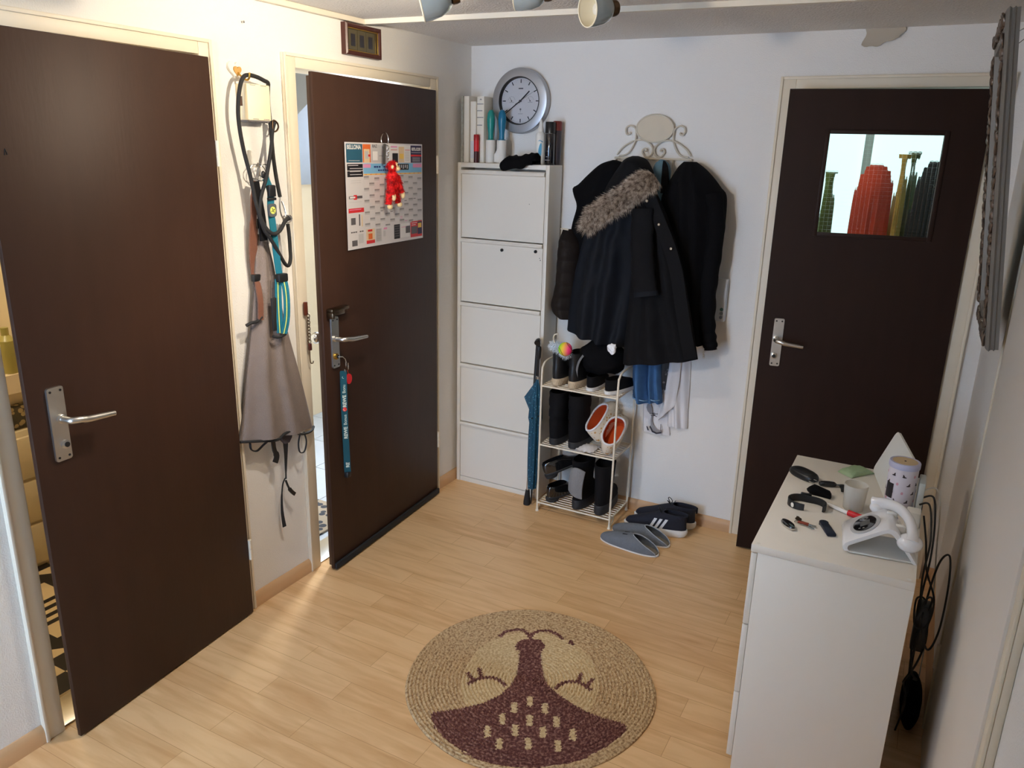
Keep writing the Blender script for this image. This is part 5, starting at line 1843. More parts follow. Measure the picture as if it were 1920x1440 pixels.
# bottom shelf: stacked patent shoes, winter boots
sole_p = [(0, .004, .06, .030), (.016, .0, .075, .033), (.017, .0, .232, .034), (.024, .0, .236, .036), (.027, .004, .232, .034)]
up_p = [(.026, .003, .232, .034), (.042, .0, .226, .0355), (.055, .0, .19, .035), (.068, .002, .15, .033), (.080, .004, .13, .032)]
in_p = [(.082, .008, .125, .029), (.05, .012, .14, .028), (.032, .014, .15, .027)]
patent = mat('patent_leather', (.008, .008, .009), .12, coat=1.)
bt = boot('patent_shoe', 'lower black patent shoe of the two stacked left on the bottom shelf', 'shoe', (.615, -.255, SH[0] + .004), (0, 0, -.35), sole_p, up_p, in_p, M['sole_d'], patent, 'stacked patent shoes')
dup(bt, (.595, -.235, SH[0] + .115), (.28, -.2, -.75), 'upper black patent shoe tilted on the lower one, left on the bottom shelf')
MB().box(.648, .658, -.262, -.254, SH[0] + .095, SH[0] + .103, .002)
sole_w = [(0, .006, .232, .038), (.006, 0, .240, .043), (.042, -.002, .242, .043), (.050, .004, .238, .041)]
up_w = [(.048, .004, .238, .040), (.07, .0, .236, .042), (.09, .0, .215, .042), (.11, .0, .17, .041), (.135, .004, .145, .040), (.17, .004, .14, .042), (.21, .0, .145, .045), (.25, -.004, .15, .048)]
in_w = [(.252, .004, .145, .043), (.2, .008, .14, .040), (.12, .012, .14, .038)]
bt = boot('winter_boot', 'black winter boot with grey lining folded out, left of the pair on the bottom shelf', 'boot', (.768, -.268, SH[0] + .004), (0, 0, -.10), sole_w, up_w, in_w, M['sole_d'], M['fabric'], 'winter boots on the bottom shelf', wr=.05)
dup(bt, (.890, -.270, SH[0] + .004), (0, 0, .04), 'black winter boot next to the right post on the bottom shelf')
m = MB()
rows = []
for i in range(12):
    v = i / 11
    rows.append([(-.034 + .075 * u + .012 * v, -.008 - .018 * math.sin(PI * u) - .01 * math.sin(v * 3), .10 + .115 * v - .03 * u * (1 - v) + .018 * math.sin(PI * u) * v) for u in [j / 11 for j in range(12)]])
rows += [[(x, y + .006, z) for x, y, z in r] for r in rows[::-1]]
m.loft(rows, wrap=False, closed=True)
plabel(m.build('folded_lining', mat('boot_lining_grey', rgb(132, 132, 134), .95, bump=.3, bscale=200), bt, local=True, angle=60), 'grey lining flap')

# things on the top shelf: black bag, tissue, dog toy with ball
t = thing('black_bag', 'soft black bag slumped over the shoes at the top of the rack, under the coats', 'bag', (.82, -.16, .74))
m = MB()
rings = []
for i in range(14):
    v = i / 13
    z = .735 + .155 * v
    rx = .115 * math.sin(PI * (.18 + .74 * v)) ** .7
    ry = .085 * math.sin(PI * (.2 + .7 * v)) ** .7
    rings.append([(.825 + rx * math.cos(a) * (1 + .12 * noise.noise(Vector((math.cos(a) * 2, math.sin(a) * 2, v * 4)))), -.155 + ry * math.sin(a) * (1 + .15 * noise.noise(Vector((math.cos(a) * 2, math.sin(a) * 2, v * 4 + 9)))), z + .015 * noise.noise(Vector((a, v * 3, 1)))) for a in [2 * PI * k / 30 for k in range(30)]])
m.loft(rings)
m.build('fabric_body', M['fabric2'], t, angle=80)
MB().ribbon(smooth_path([(.735, -.235, .70), (.738, -.25, .75), (.745, -.245, .79), (.76, -.235, .82)], 5), .010, .002, (1, 0, 0)).build('webbing_strap', mat('grey_webbing', rgb(104, 104, 106), .7), t)
t = thing('tissue', 'crumpled white paper tissue stuck out below the navy coat hem', 'tissue', (.915, -.275, .865))
m = MB()
b = bmesh.new()
bmesh.ops.create_icosphere(b, subdivisions=3, radius=.022)
for v in b.verts:
    n_ = noise.noise(v.co * 70)
    v.co *= 1 + .55 * n_
    v.co.y *= .6
m.bm(b, 0, Matrix.Translation((.915, -.272, .882)))
m.build('paper', M['tissue'], t, angle=20)
t = thing('fluffy_toy', 'fluffy white duster toy lying behind the tennis ball on the ankle boots', 'toy', (.665, -.24, .83))
fe = [((.625, -.25, .852), (.026, .022, .020)), ((.655, -.255, .845), (.022, .02, .02)), ((.685, -.262, .826), (.022, .018, .016))]
m = MB()
for c, r in fe:
    m.ell(c, r)


def fl_(i):
    c, r = random.choice(fe)
    d = Vector((random.gauss(0, 1), random.gauss(0, 1) - .6, random.gauss(0, 1))).normalized()
    return Vector(c) + Vector((d.x * r[0], d.y * r[1], d.z * r[2])) * .9, d


strands(m, fl_, 700, .020, .0011, jit=.5)
m.build('fluff', mat('white_fluff', rgb(214, 222, 228), .9), t, fixn=False)
MB().tube(smooth_path([(.628, -.26, .86), (.618, -.262, .885), (.622, -.262, .905), (.640, -.26, .912)], 6), .003, 8).build('cord_loop', M['cream_metal'], t)
t = thing('tennis_ball', 'green and pink tennis ball on top of the left ankle boots', 'ball', (.690, -.285, .851))
m = MB().ell((0, 0, 0), .032, nu=32, nv=20)
m.build('felt', M['ball'], t, local=True)
seam = []
for k in range(64):
    a = 2 * PI * k / 64
    v = Vector((math.cos(a) + .35 * math.cos(3 * a) * .6, math.sin(a) - .35 * math.sin(3 * a) * .6, .95 * math.sin(2 * a))).normalized() * .0322
    v.rotate(Matrix.Rotation(.9, 3, 'X'))
    seam.append(v)
MB().tube(seam, .0011, 6, True).build('seam', mat('ball_seam', rgb(110, 60, 60), .8), t, local=True)

# ------------------------------------------------------------------ umbrella and walking stick
t = thing('umbrella', 'folded teal dotted umbrella leaning left of the wire shoe rack', 'umbrella', (.53, -.25, 0))
A0, A1 = Vector((.519, -.240, .012)), Vector((.545, -.262, .80))
ud = (A1 - A0)
at = lambda k: A0 + ud * k
m = MB()
rings = []
for i in range(24):
    v = i / 23
    k = .11 + .74 * v
    r = .0125 + .014 * math.sin(PI * min(1, .1 + v * .95)) ** .8 + (.006 if .62 < v < .85 else 0)
    if v > .92:
        r *= (1 - v) / .08 * .7 + .3
    rings.append([at(k) + Vector((math.cos(a) * r * (1 + .22 * math.sin(5 * a + v * 2)), math.sin(a) * r * (1 + .22 * math.sin(5 * a + v * 2)), 0)) for a in [2 * PI * j / 30 for j in range(30)]])
m.loft(rings)
c1 = m.build('canopy', M['umb'], t, angle=70)
m = MB()
pt = [at(.845), at(.72) + Vector((-.060, -.015, .0)), at(.60) + Vector((-.008, -.02, 0)), at(.62) + Vector((.0, -.012, 0))]
m.add(pt + [p + Vector((.004, .006, 0)) for p in pt], [(0, 1, 2, 3), (7, 6, 5, 4), (0, 4, 5, 1), (1, 5, 6, 2), (2, 6, 7, 3), (3, 7, 4, 0)])
m.build('loose_flap', M['umb'], c1, smooth=False)
MB().tube([at(.60) + Vector((.022 * math.cos(a), .022 * math.sin(a), .01 * math.cos(a))) for a in [2 * PI * k / 18 for k in range(18)]], .005, 8, True).build('tie_band', M['black'], t)
MB().tube([at(0), at(.13)], [.003, .006], 8).build('tip', M['black'], t)
MB().tube([at(.84), at(1.0)], .005, 8).build('shaft', M['black'], t)
MB().lathe([(.0085, 0), (.0085, .012), (.006, .014)], at(.845), ud, 12).build('ferrule', M['steel'], t)
MB().lathe([(.006, 0), (.010, .01), (.011, .05), (.009, .062), (0, .066)], at(.97), ud, 16).build('handle', M['black'], t)
t = thing('walking_stick', 'metal walking stick with black handle and rubber foot, leaning left of the umbrella', 'walking stick', (.52, -.28, 0))
B0, B1 = Vector((.493, -.236, 0)), Vector((.512, -.205, .850))
MB().tube([B0 + (B1 - B0) * .04, B0 + (B1 - B0) * .62], .008, 12).build('lower_shaft', M['alu'], t)
MB().tube([B0 + (B1 - B0) * .62, B0 + (B1 - B0) * .985], .0105, 12).build('upper_shaft', M['black'], t)
MB().tube([B0, B0 + (B1 - B0) * .018, B0 + (B1 - B0) * .075, B0 + (B1 - B0) * .095], [.0175, .018, .0125, .0105], 16).build('rubber_foot', M['blackm'], t)
MB().tube(smooth_path([(.531, -.255, .850), (.528, -.245, .856), (.520, -.225, .855), (.508, -.195, .850), (.50, -.178, .846)], 6), [.017, .0175, .0175, .017, .016, .0155, .015, .0145, .014, .014, .0135, .013, .013, .0125, .012, .012, .012, .012, .012, .012, .011, .011, .010, .009, .008], 14, flat=.85).build('handle', M['black'], t)

# ------------------------------------------------------------------ sneakers on the floor
sole_n = [(0, .012, .270, .034), (.006, .002, .290, .040), (.016, -.006, .298, .0425), (.030, -.009, .298, .0425), (.040, -.008, .292, .040)]
up_n = [(.034, .0, .292, .0395), (.046, -.002, .288, .040), (.058, -.001, .279, .0398), (.070, .0, .252, .039), (.082, .0, .213, .037), (.094, -.001, .174, .035), (.104, -.004, .142, .033), (.114, -.008, .112, .031)]
in_n = [(.114, -.002, .108, .0275), (.09, .008, .13, .027), (.055, .012, .15, .028)]


def sneaker(lab, loc, rz, stripes):
    t = thing('sneaker', lab, 'sneaker', loc, (0, 0, rz), 'navy sneakers on the floor')
    rs = []
    for l in sole_n:
        r = ring(l)
        rs.append([(x, y, z * (1.0 if y < .1 else 1 - .42 * min(1, (y - .1) / .1)) + (.010 * max(0, (y - .22) / .08) ** 2)) for x, y, z in r])
    MB().loft(rs).build('sole', M['sole_w'], t, local=True, angle=40)
    f = lambda x, y, z: (x, y, z - .42 * .034 * min(1, max(0, (y - .1) / .1)) * (1 if z < .06 else max(0, 1 - (z - .06) / .05)) + (.010 * max(0, (y - .22) / .08) ** 2))
    MB().loft([[f(*p) for p in ring(l)] for l in up_n] + [ring(l) for l in in_n], cap1=True).build('upper', M['shoe_n'], t, local=True, angle=60)
    m = MB()
    for sgn in ((1, -1)):
        for k in range(3):
            y0 = .105 + k * .026
            grid = []
            for i in range(7):
                v = i / 6
                z = .040 + .048 * v
                grid.append([(sgn * (side_x(up_n, y0 + u * .014 - .026 * v, z) + .0012), y0 + u * .014 - .026 * v, f(0, y0, z)[2]) for u in (0, .5, 1)])
            grid += [[(x - sgn * .002, y, z) for x, y, z in r] for r in grid[::-1]]
            m.loft(grid, wrap=False, closed=True)
    m.build('side_stripe', mat('stripe_white', rgb(226, 226, 228), .5), t, local=True, angle=60)
    m = MB()
    for k in range(5):
        y, z = .125 + k * .02, .104 - k * .0095
        m.tube(smooth_path([(-.022, y - .004, z - .012), (-.01, y, z + .001), (.01, y, z + .001), (.022, y - .004, z - .012)], 4), .0024, 6)
    m.tube(smooth_path([(0, .122, .110), (-.012, .135, .128), (-.026, .128, .130), (-.022, .118, .116), (0, .122, .110)], 6), .002, 6)
    m.tube(smooth_path([(0, .122, .110), (.012, .138, .130), (.026, .134, .128), (.022, .12, .115), (0, .122, .110)], 6), .002, 6)
    m.build('laces', M['cord'], t, local=True)
    m = MB()
    m.loft([[(x * s_, y, z) for x, y, z in ((-.013, .115, .098), (.013, .115, .098), (.013, .118, .098), (-.013, .118, .098))] for s_ in (1,)] + [[(-.012, .100, .125), (.012, .100, .125), (.012, .103, .126), (-.012, .103, .126)]])
    m.build('tongue', M['shoe_n'], t, local=True)
    m = MB().box(-.006, .006, -.0095, -.0025, .088, .116, .002)
    m.build('heel_tab', M['fabric'], t, local=True)
    return t


sneaker('navy sneaker with three white stripes on the floor, the near one beside the grey slippers', (1.297, -.172, 0), PI / 2 + .06, True)
sneaker('navy sneaker on the floor, the far one against the baseboard', (1.310, -.072, 0), PI / 2 + .03, True)


# ------------------------------------------------------------------ grey felt slippers on the floor
def felt(lab, loc, rz, patch):
    t = thing('felt_slipper', lab, 'slipper', loc, (0, 0, rz), 'grey felt slippers on the floor')
    MB().loft([ring(l) for l in ((0, .006, .284, .044), (.002, .0, .292, .0475), (.009, .0, .292, .0475), (.011, .004, .288, .045))]).build('sole', M['sole_w'], t, local=True, angle=40)
    MB().loft([ring(l) for l in ((.0105, .004, .287, .0455), (.016, .006, .285, .045), (.0162, .012, .28, .040))]).build('insole', M['greyin'], t, local=True, angle=60)
    N, K = 20, 28
    out, inn = [], []
    for i in range(N + 1):
        ro, ri = [], []
        for j in range(K + 1):
            th = PI * j / K
            c, s = math.cos(th), math.sin(th)
            smax = .128 - .120 * abs(c) ** 2.2
            y = .2895 + (smax - .2895) * (i / N)
            w = 0.
            cyc = max(-.985, min(.985, (y - .146) / .1455))
            cc = math.copysign(abs(cyc) ** (1 / .85), cyc)
            w = .0472 * (1 - .17 * max(0, -cc) ** 1.2 - .04 * max(0, cc)) * (math.sqrt(1 - cc * cc) ** .8) * (1 - .06 * math.sin(PI * max(0, min(1, (.45 - cc) / .9))))
            q = (.29 - y) / .16
            h = .012 + .052 * min(1, max(0, q)) ** .55 if q < 1 else .064
            h *= 1 - .3 * max(0, (.10 - y) / .1)
            ro.append((w * c * 1.01, y, .009 + h * s ** .8))
            ri.append((w * c * .93, y - .002, .0095 + (h - .004) * max(0, s) ** .8))
        out.append(ro)
        inn.append(ri)
    m = MB().loft(out + inn[::-1], wrap=False, closed=True)
    m.build('vamp', M['greyfelt'], t, local=True, angle=70)
    MB().tube(out[-1], .0022, 6).build('edge_piping', mat('pale_piping', rgb(160, 164, 168), .9), t, local=True)
    if patch:
      m = MB().prism([(u, .165 + v) for u, v in ((-.016, -.012), (.016, -.012), (.016, .012), (-.016, .012))], lambda u, v, d: (u, v, (.0668 - 9. * u * u - (v - .165) * .16 + d)), 0, .0012)
      m.build('logo_patch', mat('patch_dark', rgb(52, 54, 60), .8), t, local=True, smooth=False)
    return t


felt('grey felt slipper with a dark logo patch, nearest the viewer', (1.245, -.412, 0), PI / 2 - .13, True)
felt('grey felt slipper behind the nearer one, beside the sneakers', (1.262, -.302, 0), PI / 2 - .12, False)

# ------------------------------------------------------------------ round jute rug
RC, RR = Vector((1.136, -1.459)), .418
body = [(1.032, -1.337), (1.059, -1.397), (1.085, -1.463), (1.092, -1.528), (1.084, -1.583), (1.054, -1.644), (1.006, -1.699), (.941, -1.756), (.941, -1.770), (.948, -1.782), (.983, -1.81), (1.034, -1.835), (1.092, -1.853), (1.161, -1.86), (1.225, -1.852), (1.283, -1.828), (1.338, -1.797), (1.406, -1.745), (1.443, -1.691), (1.48, -1.623), (1.499, -1.564), (1.507, -1.523), (1.496, -1.504), (1.471, -1.503), (1.417, -1.512), (1.361, -1.51), (1.293, -1.494), (1.242, -1.475), (1.198, -1.45), (1.168, -1.415), (1.134, -1.363), (1.1, -1.297)]
head_ = [(1.004, -1.318), (1.005, -1.278), (1.034, -1.254), (1.07, -1.243), (1.102, -1.261), (1.102, -1.297), (1.085, -1.315), (1.045, -1.335), (1.02, -1.338)]
dash = [(1.185, -1.557), (1.155, -1.61), (1.242, -1.563), (1.147, -1.675), (1.225, -1.638), (1.302, -1.601), (1.133, -1.746), (1.206, -1.7), (1.285, -1.665), (1.369, -1.628), (1.19, -1.773), (1.268, -1.731), (1.35, -1.694)]
lines = [[(1.032, -1.252), (1.013, -1.232), (.986, -1.221), (.962, -1.227), (.941, -1.25), (.932, -1.274), (.931, -1.294)],
         [(1.032, -1.252), (1.027, -1.224), (1.036, -1.201), (1.056, -1.181), (1.084, -1.175), (1.111, -1.182), (1.137, -1.196)],
         [(1.077, -1.527), (1.045, -1.514), (1.022, -1.514), (1.001, -1.525), (.979, -1.546), (.966, -1.58)],
         [(.99, -1.536), (.958, -1.497)], [(.975, -1.562), (.936, -1.536)],
         [(1.231, -1.456), (1.24, -1.424), (1.261, -1.399), (1.294, -1.39), (1.334, -1.405)],
         [(1.286, -1.39), (1.276, -1.348)], [(1.319, -1.401), (1.32, -1.353)], [(1.168, -1.196), (1.182, -1.205)]]


def inpoly(P, X, Y):
    r = np.zeros(X.shape, bool)
    n = len(P)
    for i in range(n):
        x0, y0 = P[i]
        x1, y1 = P[(i + 1) % n]
        c = ((y0 > Y) != (y1 > Y)) & (X < (x1 - x0) * (Y - y0) / ((y1 - y0) or 1e-9) + x0)
        r ^= c
    return r


NR, NA = 230, 640
rad = np.linspace(.0015, RR, NR)
ang = np.linspace(0, 2 * PI, NA, endpoint=False)
Rg, Ag = np.meshgrid(rad, ang, indexing='ij')
rope = .0125                                     # rope width of the coil
ph = (Rg / rope) - Ag / (2 * PI)
zz_ = .003 + .0075 * np.abs(np.sin(PI * ph)) ** .7 + .0016 * np.sin(Ag * Rg / .0045 + 9 * ph)
edge = np.clip((RR - Rg) / .008, 0, 1)
zz_ = zz_ * (.35 + .65 * edge ** .5)
wob = 1 + .006 * np.sin(3 * Ag + 1) * (Rg / RR) + .004 * np.sin(7 * Ag)
X = RC.x + Rg * wob * np.cos(Ag)
Y = RC.y + Rg * wob * np.sin(Ag)
mi = np.zeros((NR, NA), int)
jx = .0022 * np.sin(Rg * 900 + 3 * np.sin(Ag * 40))
Xj, Yj = X + jx, Y + jx
dark = inpoly(body, Xj, Yj) | inpoly(head_, Xj, Yj)
for Ln in lines:
    sp = smooth_path([(x, y, 0) for x, y in Ln], 5) if len(Ln) > 2 else [Vector((*p, 0)) for p in Ln]
    for a, b in zip(sp, sp[1:]):
        dx, dy = b.x - a.x, b.y - a.y
        L2 = dx * dx + dy * dy + 1e-12
        tt = np.clip(((Xj - a.x) * dx + (Yj - a.y) * dy) / L2, 0, 1)
        dark |= np.hypot(Xj - a.x - tt * dx, Yj - a.y - tt * dy) < .0072
light = np.zeros_like(dark)
ux, uy = .447, -.894                             # dash direction
for x, y in dash:
    a = (Xj - x) * ux + (Yj - y) * uy
    b_ = (Xj - x) * -uy + (Yj - y) * ux
    light |= (np.abs(a) < .024) & (np.abs(b_) < .0095 * np.clip(1.6 - np.abs(a) / .03, 0, 1))
inner = (Rg + .02 * np.sin(Ag * 2 + 1) < .25)
mi[dark] = 1
mi[(~dark) & inner] = 2
mi[light] = 2
vs = np.stack([X, Y, zz_], -1).reshape(-1, 3)
idx = np.arange(NR * NA).reshape(NR, NA)
a = idx[:-1]
b_ = idx[1:]
f = np.stack([a, b_, np.roll(b_, -1, 1), np.roll(a, -1, 1)], -1).reshape(-1, 4)
fm = mi[1:].reshape(-1)
n0 = len(vs)
bot = np.stack([X[-1], Y[-1], np.full(NA, .0006)], -1)
vs = np.concatenate([vs, bot, [[RC.x, RC.y, .0006]]])
f2 = np.stack([idx[-1], n0 + np.arange(NA), n0 + np.roll(np.arange(NA), -1), np.roll(idx[-1], -1)], -1)
f = np.concatenate([f, f2])
fm = np.concatenate([fm, np.zeros(NA, int)])
me = bpy.data.meshes.new('jute_rug')
me.from_pydata((vs - np.array([RC.x, RC.y, 0])).tolist(), [], f.tolist() + [[n0 + NA, n0 + (k + 1) % NA, n0 + k] for k in range(NA)])
for k in ('jute', 'juteb', 'jutel'):
    me.materials.append(M[k])
me.polygons.foreach_set('material_index', fm.tolist() + [0] * NA)
me.polygons.foreach_set('use_smooth', [True] * len(me.polygons))
me.update()
rug = bpy.data.objects.new('jute_rug', me)
C.objects.link(rug)
rug.location = (RC.x, RC.y, 0)
tag(rug, 'round braided jute rug with a plum-brown sleepy animal face motif on the laminate floor', 'rug')
# ------------------------------------------------------------------ dresser
DX0, DX1, DY0, DY1, DZ = 1.805, 2.200, -1.514, -.768, .73
t = thing('dresser', 'white chest of drawers with its blank side panel towards the viewer, by the right wall', 'dresser', ((DX0 + DX1) / 2, (DY0 + DY1) / 2, 0))
MB().box(DX0, DX1, DY0, DY1, DZ - .022, DZ, .0012).build('top', M['white'], t, angle=30)
for y in (DY0, DY1 - .018):
    MB().box(DX0 + .018, DX1, y + (.001 if y == DY0 else 0), y + .018, 0, DZ - .0225, .001).build('side_panel', M['white'], t, angle=30)
MB().box(DX1 - .006, DX1 - .002, DY0 + .02, DY1 - .02, .03, DZ - .0225).build('back_panel', M['white'], t, smooth=False)
for k in range(3):
    d = MB().box(DX0 + .001, DX0 + .017, DY0 + .002, DY1 - .002, .045 + k * .221, .045 + k * .221 + .217, .002).build('drawer', M['white'], t, angle=30)
    for y in (DY0 + .2, DY1 - .2):
        MB().lathe([(.006, 0), (.006, .012), (.014, .018), (.012, .024), (0, .025)], (DX0 + .001, y, .045 + k * .221 + .15), (-1, 0, 0), 16).build('knob', M['white'], d)
m = MB()
for x, y in ((DX0 + .015, DY0 + .012), (DX1 - .015, DY0 + .012), (DX0 + .015, DY1 - .012)):
    m.lathe([(.006, 0), (.006, .0005), (0, .0006)], (x, y, DZ), (0, 0, 1), 14)
m.build('dowel_cap', M['whitep'], t)

# ------------------------------------------------------------------ things on the dresser
Z = DZ + .0008
# white board leaning to the wall
t = thing('white_board', 'white rounded board standing on the dresser and leaning towards the right wall', 'board', (2.09, -.9, Z))
o = Vector((2.050, -.776, Z))
e1 = Vector((.20, -.93, 0)).normalized()
e2 = Vector((.34, .0, .94)).normalized()
nrm = e1.cross(e2).normalized()
m = MB().prism([(.135 + u, .079 + v) for u, v in rounded_poly(.27, .158, .022, 6)], lambda u, v, d: o + e1 * u + e2 * v + nrm * d, -.004, .004)
m.build('panel', M['whitep'], t, angle=30)
# cylinder tin
tx, ty = 2.135, -1.075
t = thing('tin', 'pinkish white cylindrical tin with tiny animal prints, standing before the white board', 'tin', (tx, ty, Z))
MB().lathe([(.038, 0), (.0395, .002), (.0395, .142)], (tx, ty, Z), n=40).build('body', M['tin'], t)
MB().lathe([(.0415, 0), (.042, .002), (.042, .014), (.0405, .017), (.034, .017), (.034, .014)], (tx, ty, Z + .138), n=40).build('lid_rim', M['lavender'], t, angle=30)
MB().lathe([(.034, 0), (.034, .003), (0, .003)], (tx, ty, Z + .1515), n=32).lathe([(.003, 0), (.003, .001), (0, .001)], (tx, ty, Z + .1545), n=10, mi=1).build('lid_disc', [M['woodlid'], M['ink']], t)
cy_ = lambda u, v, d: (tx + (.0396 + d) * math.sin(u / .0396), ty - (.0396 + d) * math.cos(u / .0396), Z + v)
m = MB()
rr = random.Random(3)
dog = [(-.006, -.003), (-.002, -.004), (.004, -.004), (.006, -.002), (.001, .0), (-.001, .003), (-.003, .006), (-.005, .005), (-.0045, .001)]
for i in range(6):
    for j in range(5):
        u, v = -.085 + i * .030 + (.014 if j % 2 else 0), .016 + j * .026
        if (i + j) % 3 == 2:
            m.prism([(u + .0035 * math.cos(a), v + .0045 * math.sin(a)) for a in [2 * PI * k / 10 for k in range(10)]], cy_, 0, .0004, 1)
        else:
            f = 1 if (i + j) % 2 else -1
            pts = [(u + f * a, v + b) for a, b in dog]
            m.prism(pts if f > 0 else pts[::-1], cy_, 0, .0004, 0)
m.build('animal_prints', [mat('print_taupe', rgb(72, 58, 58), .5), mat('print_rose', rgb(220, 160, 170), .5)], t, smooth=False)
m = MB()
n = 8
vs = [[cy_(-.046 + .026 * k / n, v, .0006) for k in range(n + 1)] for v in (.046, .092)]
m.loft(vs, wrap=False)
m.build('window', M['print'], t, fixn=False)
# green packet
t = thing('tissue_packet', 'small pale green wrapped packet lying behind the frosted cup', 'packet', (2.0, -.84, Z))
m = MB()
cx_, cy2 = 2.002, -.835
d1_ = Vector((.085, .11, 0)).normalized()
d2_ = Vector((-.79, .61, 0)).normalized()
rings = []
for i in range(9):
    v = i / 8 * 2 - 1
    L = .052 * v
    hz = .013 * (1 - abs(v) ** 4) + .0015
    w = .026 * (1 + .12 * abs(v) ** 6)
    rings.append([Vector((cx_, cy2, Z)) + d1_ * L + d2_ * (w * a) + Vector((0, 0, max(0, hz * b + hz) * .62 + .002 * math.sin(7 * v + a) * (b > 0))) for a, b in ((-1, -1), (1, -1), (1.04, 0), (.9, .8), (.3, 1.1), (-.3, 1.), (-.9, .8), (-1.04, 0))])
m.loft(rings)
m.build('wrapper', M['green'], t, angle=50)
# frosted cup
t = thing('frosted_cup', 'frosted plastic cup with amber residue at its base, in the middle of the dresser top', 'cup', (2.02, -1.135, Z))
MB().lathe([(0, 0), (.027, 0), (.028, .002), (.0335, .078), (.032, .078), (.0266, .004), (0, .004)], (2.02, -1.135, Z), n=36, cap0=False, cap1=False).build('wall', M['frost'], t)
MB().lathe([(0, .0), (.026, .0), (.0268, .012), (0, .010)], (2.02, -1.135, Z + .0045), n=30, cap0=False, cap1=False).build('residue', M['amber'], t)
# glasses case / key pouch
t = thing('key_pouch', 'black oval leather pouch at the far left of the dresser top', 'pouch', (1.855, -.962, Z))
R1 = Matrix.Translation((1.855, -.962, Z)) @ Matrix.Rotation(math.radians(-38), 4, 'Z')
m = MB()
rings = []
for z, k in ((0, .9), (.004, 1.), (.012, 1.), (.018, .93), (.021, .8), (.022, .5)):
    rings.append([R1 @ Vector((.054 * k * math.copysign(abs(math.cos(a)) ** .75, math.cos(a)), .028 * k * math.copysign(abs(math.sin(a)) ** .8, math.sin(a)), z)) for a in [2 * PI * q / 36 for q in range(36)]])
m.loft(rings)
m.build('leather_body', M['shoe_b'], t, angle=50)
MB().tube([R1 @ Vector((.052 + .0, -.010, .010)) + Vector((.013 * math.cos(a), .013 * math.sin(a) - .012, .002)) for a in [2 * PI * k / 24 for k in range(24)]], .0012, 6, True).build('ring', M['steel'], t)
# black soft key wallet
t = thing('key_wallet', 'crumpled black fabric key wallet next to the oval pouch', 'wallet', (1.918, -1.065, Z))
m = MB()
pts = [(1.880, -1.072), (1.895, -1.045), (1.925, -1.052), (1.952, -1.078), (1.955, -1.105), (1.925, -1.100), (1.895, -1.098)]
ctr = Vector((sum(p[0] for p in pts) / 7, sum(p[1] for p in pts) / 7, 0))
m.loft([[Vector((ctr.x + (x - ctr.x) * k, ctr.y + (y - ctr.y) * k, Z + z + .004 * math.sin(i * 2.3) * (z > 0))) for i, (x, y) in enumerate(pts)] for k, z in ((.95, 0), (1.02, .006), (.85, .015), (.4, .019))])
m.build('fabric_body', M['fabric2'], t, angle=60)
# black car key with strap
t = thing('car_key', 'black car key fob with a short strap left of the green packet', 'key', (1.945, -1.005, Z))
R2 = Matrix.Translation((1.932, -.998, Z)) @ Matrix.Rotation(math.radians(20), 4, 'Z')
m = MB()
m.loft([[R2 @ Vector((.027 * k * math.copysign(abs(math.cos(a)) ** .7, math.cos(a)), .012 * k * math.copysign(abs(math.sin(a)) ** .8, math.sin(a)), z)) for a in [2 * PI * q / 28 for q in range(28)]] for z, k in ((0, .9), (.003, 1), (.009, 1), (.012, .85), (.0125, .5))])
m.build('fob', mat('fob_black', (.01, .01, .012), .25, coat=.5), t, angle=50)
MB().ribbon(smooth_path([(1.958, -.99, Z + .006), (1.972, -.992, Z + .008), (1.980, -1.008, Z + .006), (1.984, -1.030, Z + .004)], 5), .018, .003, (.8, .4, 0)).build('strap', M['shoe_b'], t)
# fitness band
t = thing('fitness_band', 'black fitness band with a white dot lying open on the dresser top', 'fitness band', (1.898, -1.185, Z))
pts = []
for k in range(26):
    a = math.radians(-20 + 285 * k / 25)
    r = .040 + .010 * math.cos(a * 2)
    pts.append((1.898 + r * math.cos(a) * 1.05, -1.195 + r * math.sin(a) * 1.15, Z + .0105))
o = MB().ribbon(pts, [.019 + .003 * math.sin(PI * k / 25) for k in range(26)], .0045, (0, 0, 1)).build('strap', mat('band_black', (.012, .012, .013), .45), t)
MB().lathe([(.007, 0), (.007, .0012), (0, .0014)], Vector(pts[21]) + (Vector(pts[21]) - Vector((1.898, -1.195, pts[21][2]))).normalized() * .0028, (Vector(pts[21]) - Vector((1.898, -1.195, pts[21][2]))), 16).build('white_dot', M['whitep'], o)
MB().box(-.016, .016, -.004, .006, .001, .023, .003, mtx=Matrix.Translation((1.898 - .01, -1.195 + .047, Z)) @ Matrix.Rotation(.15, 4, 'Z')).build('tracker', M['screen'], t)
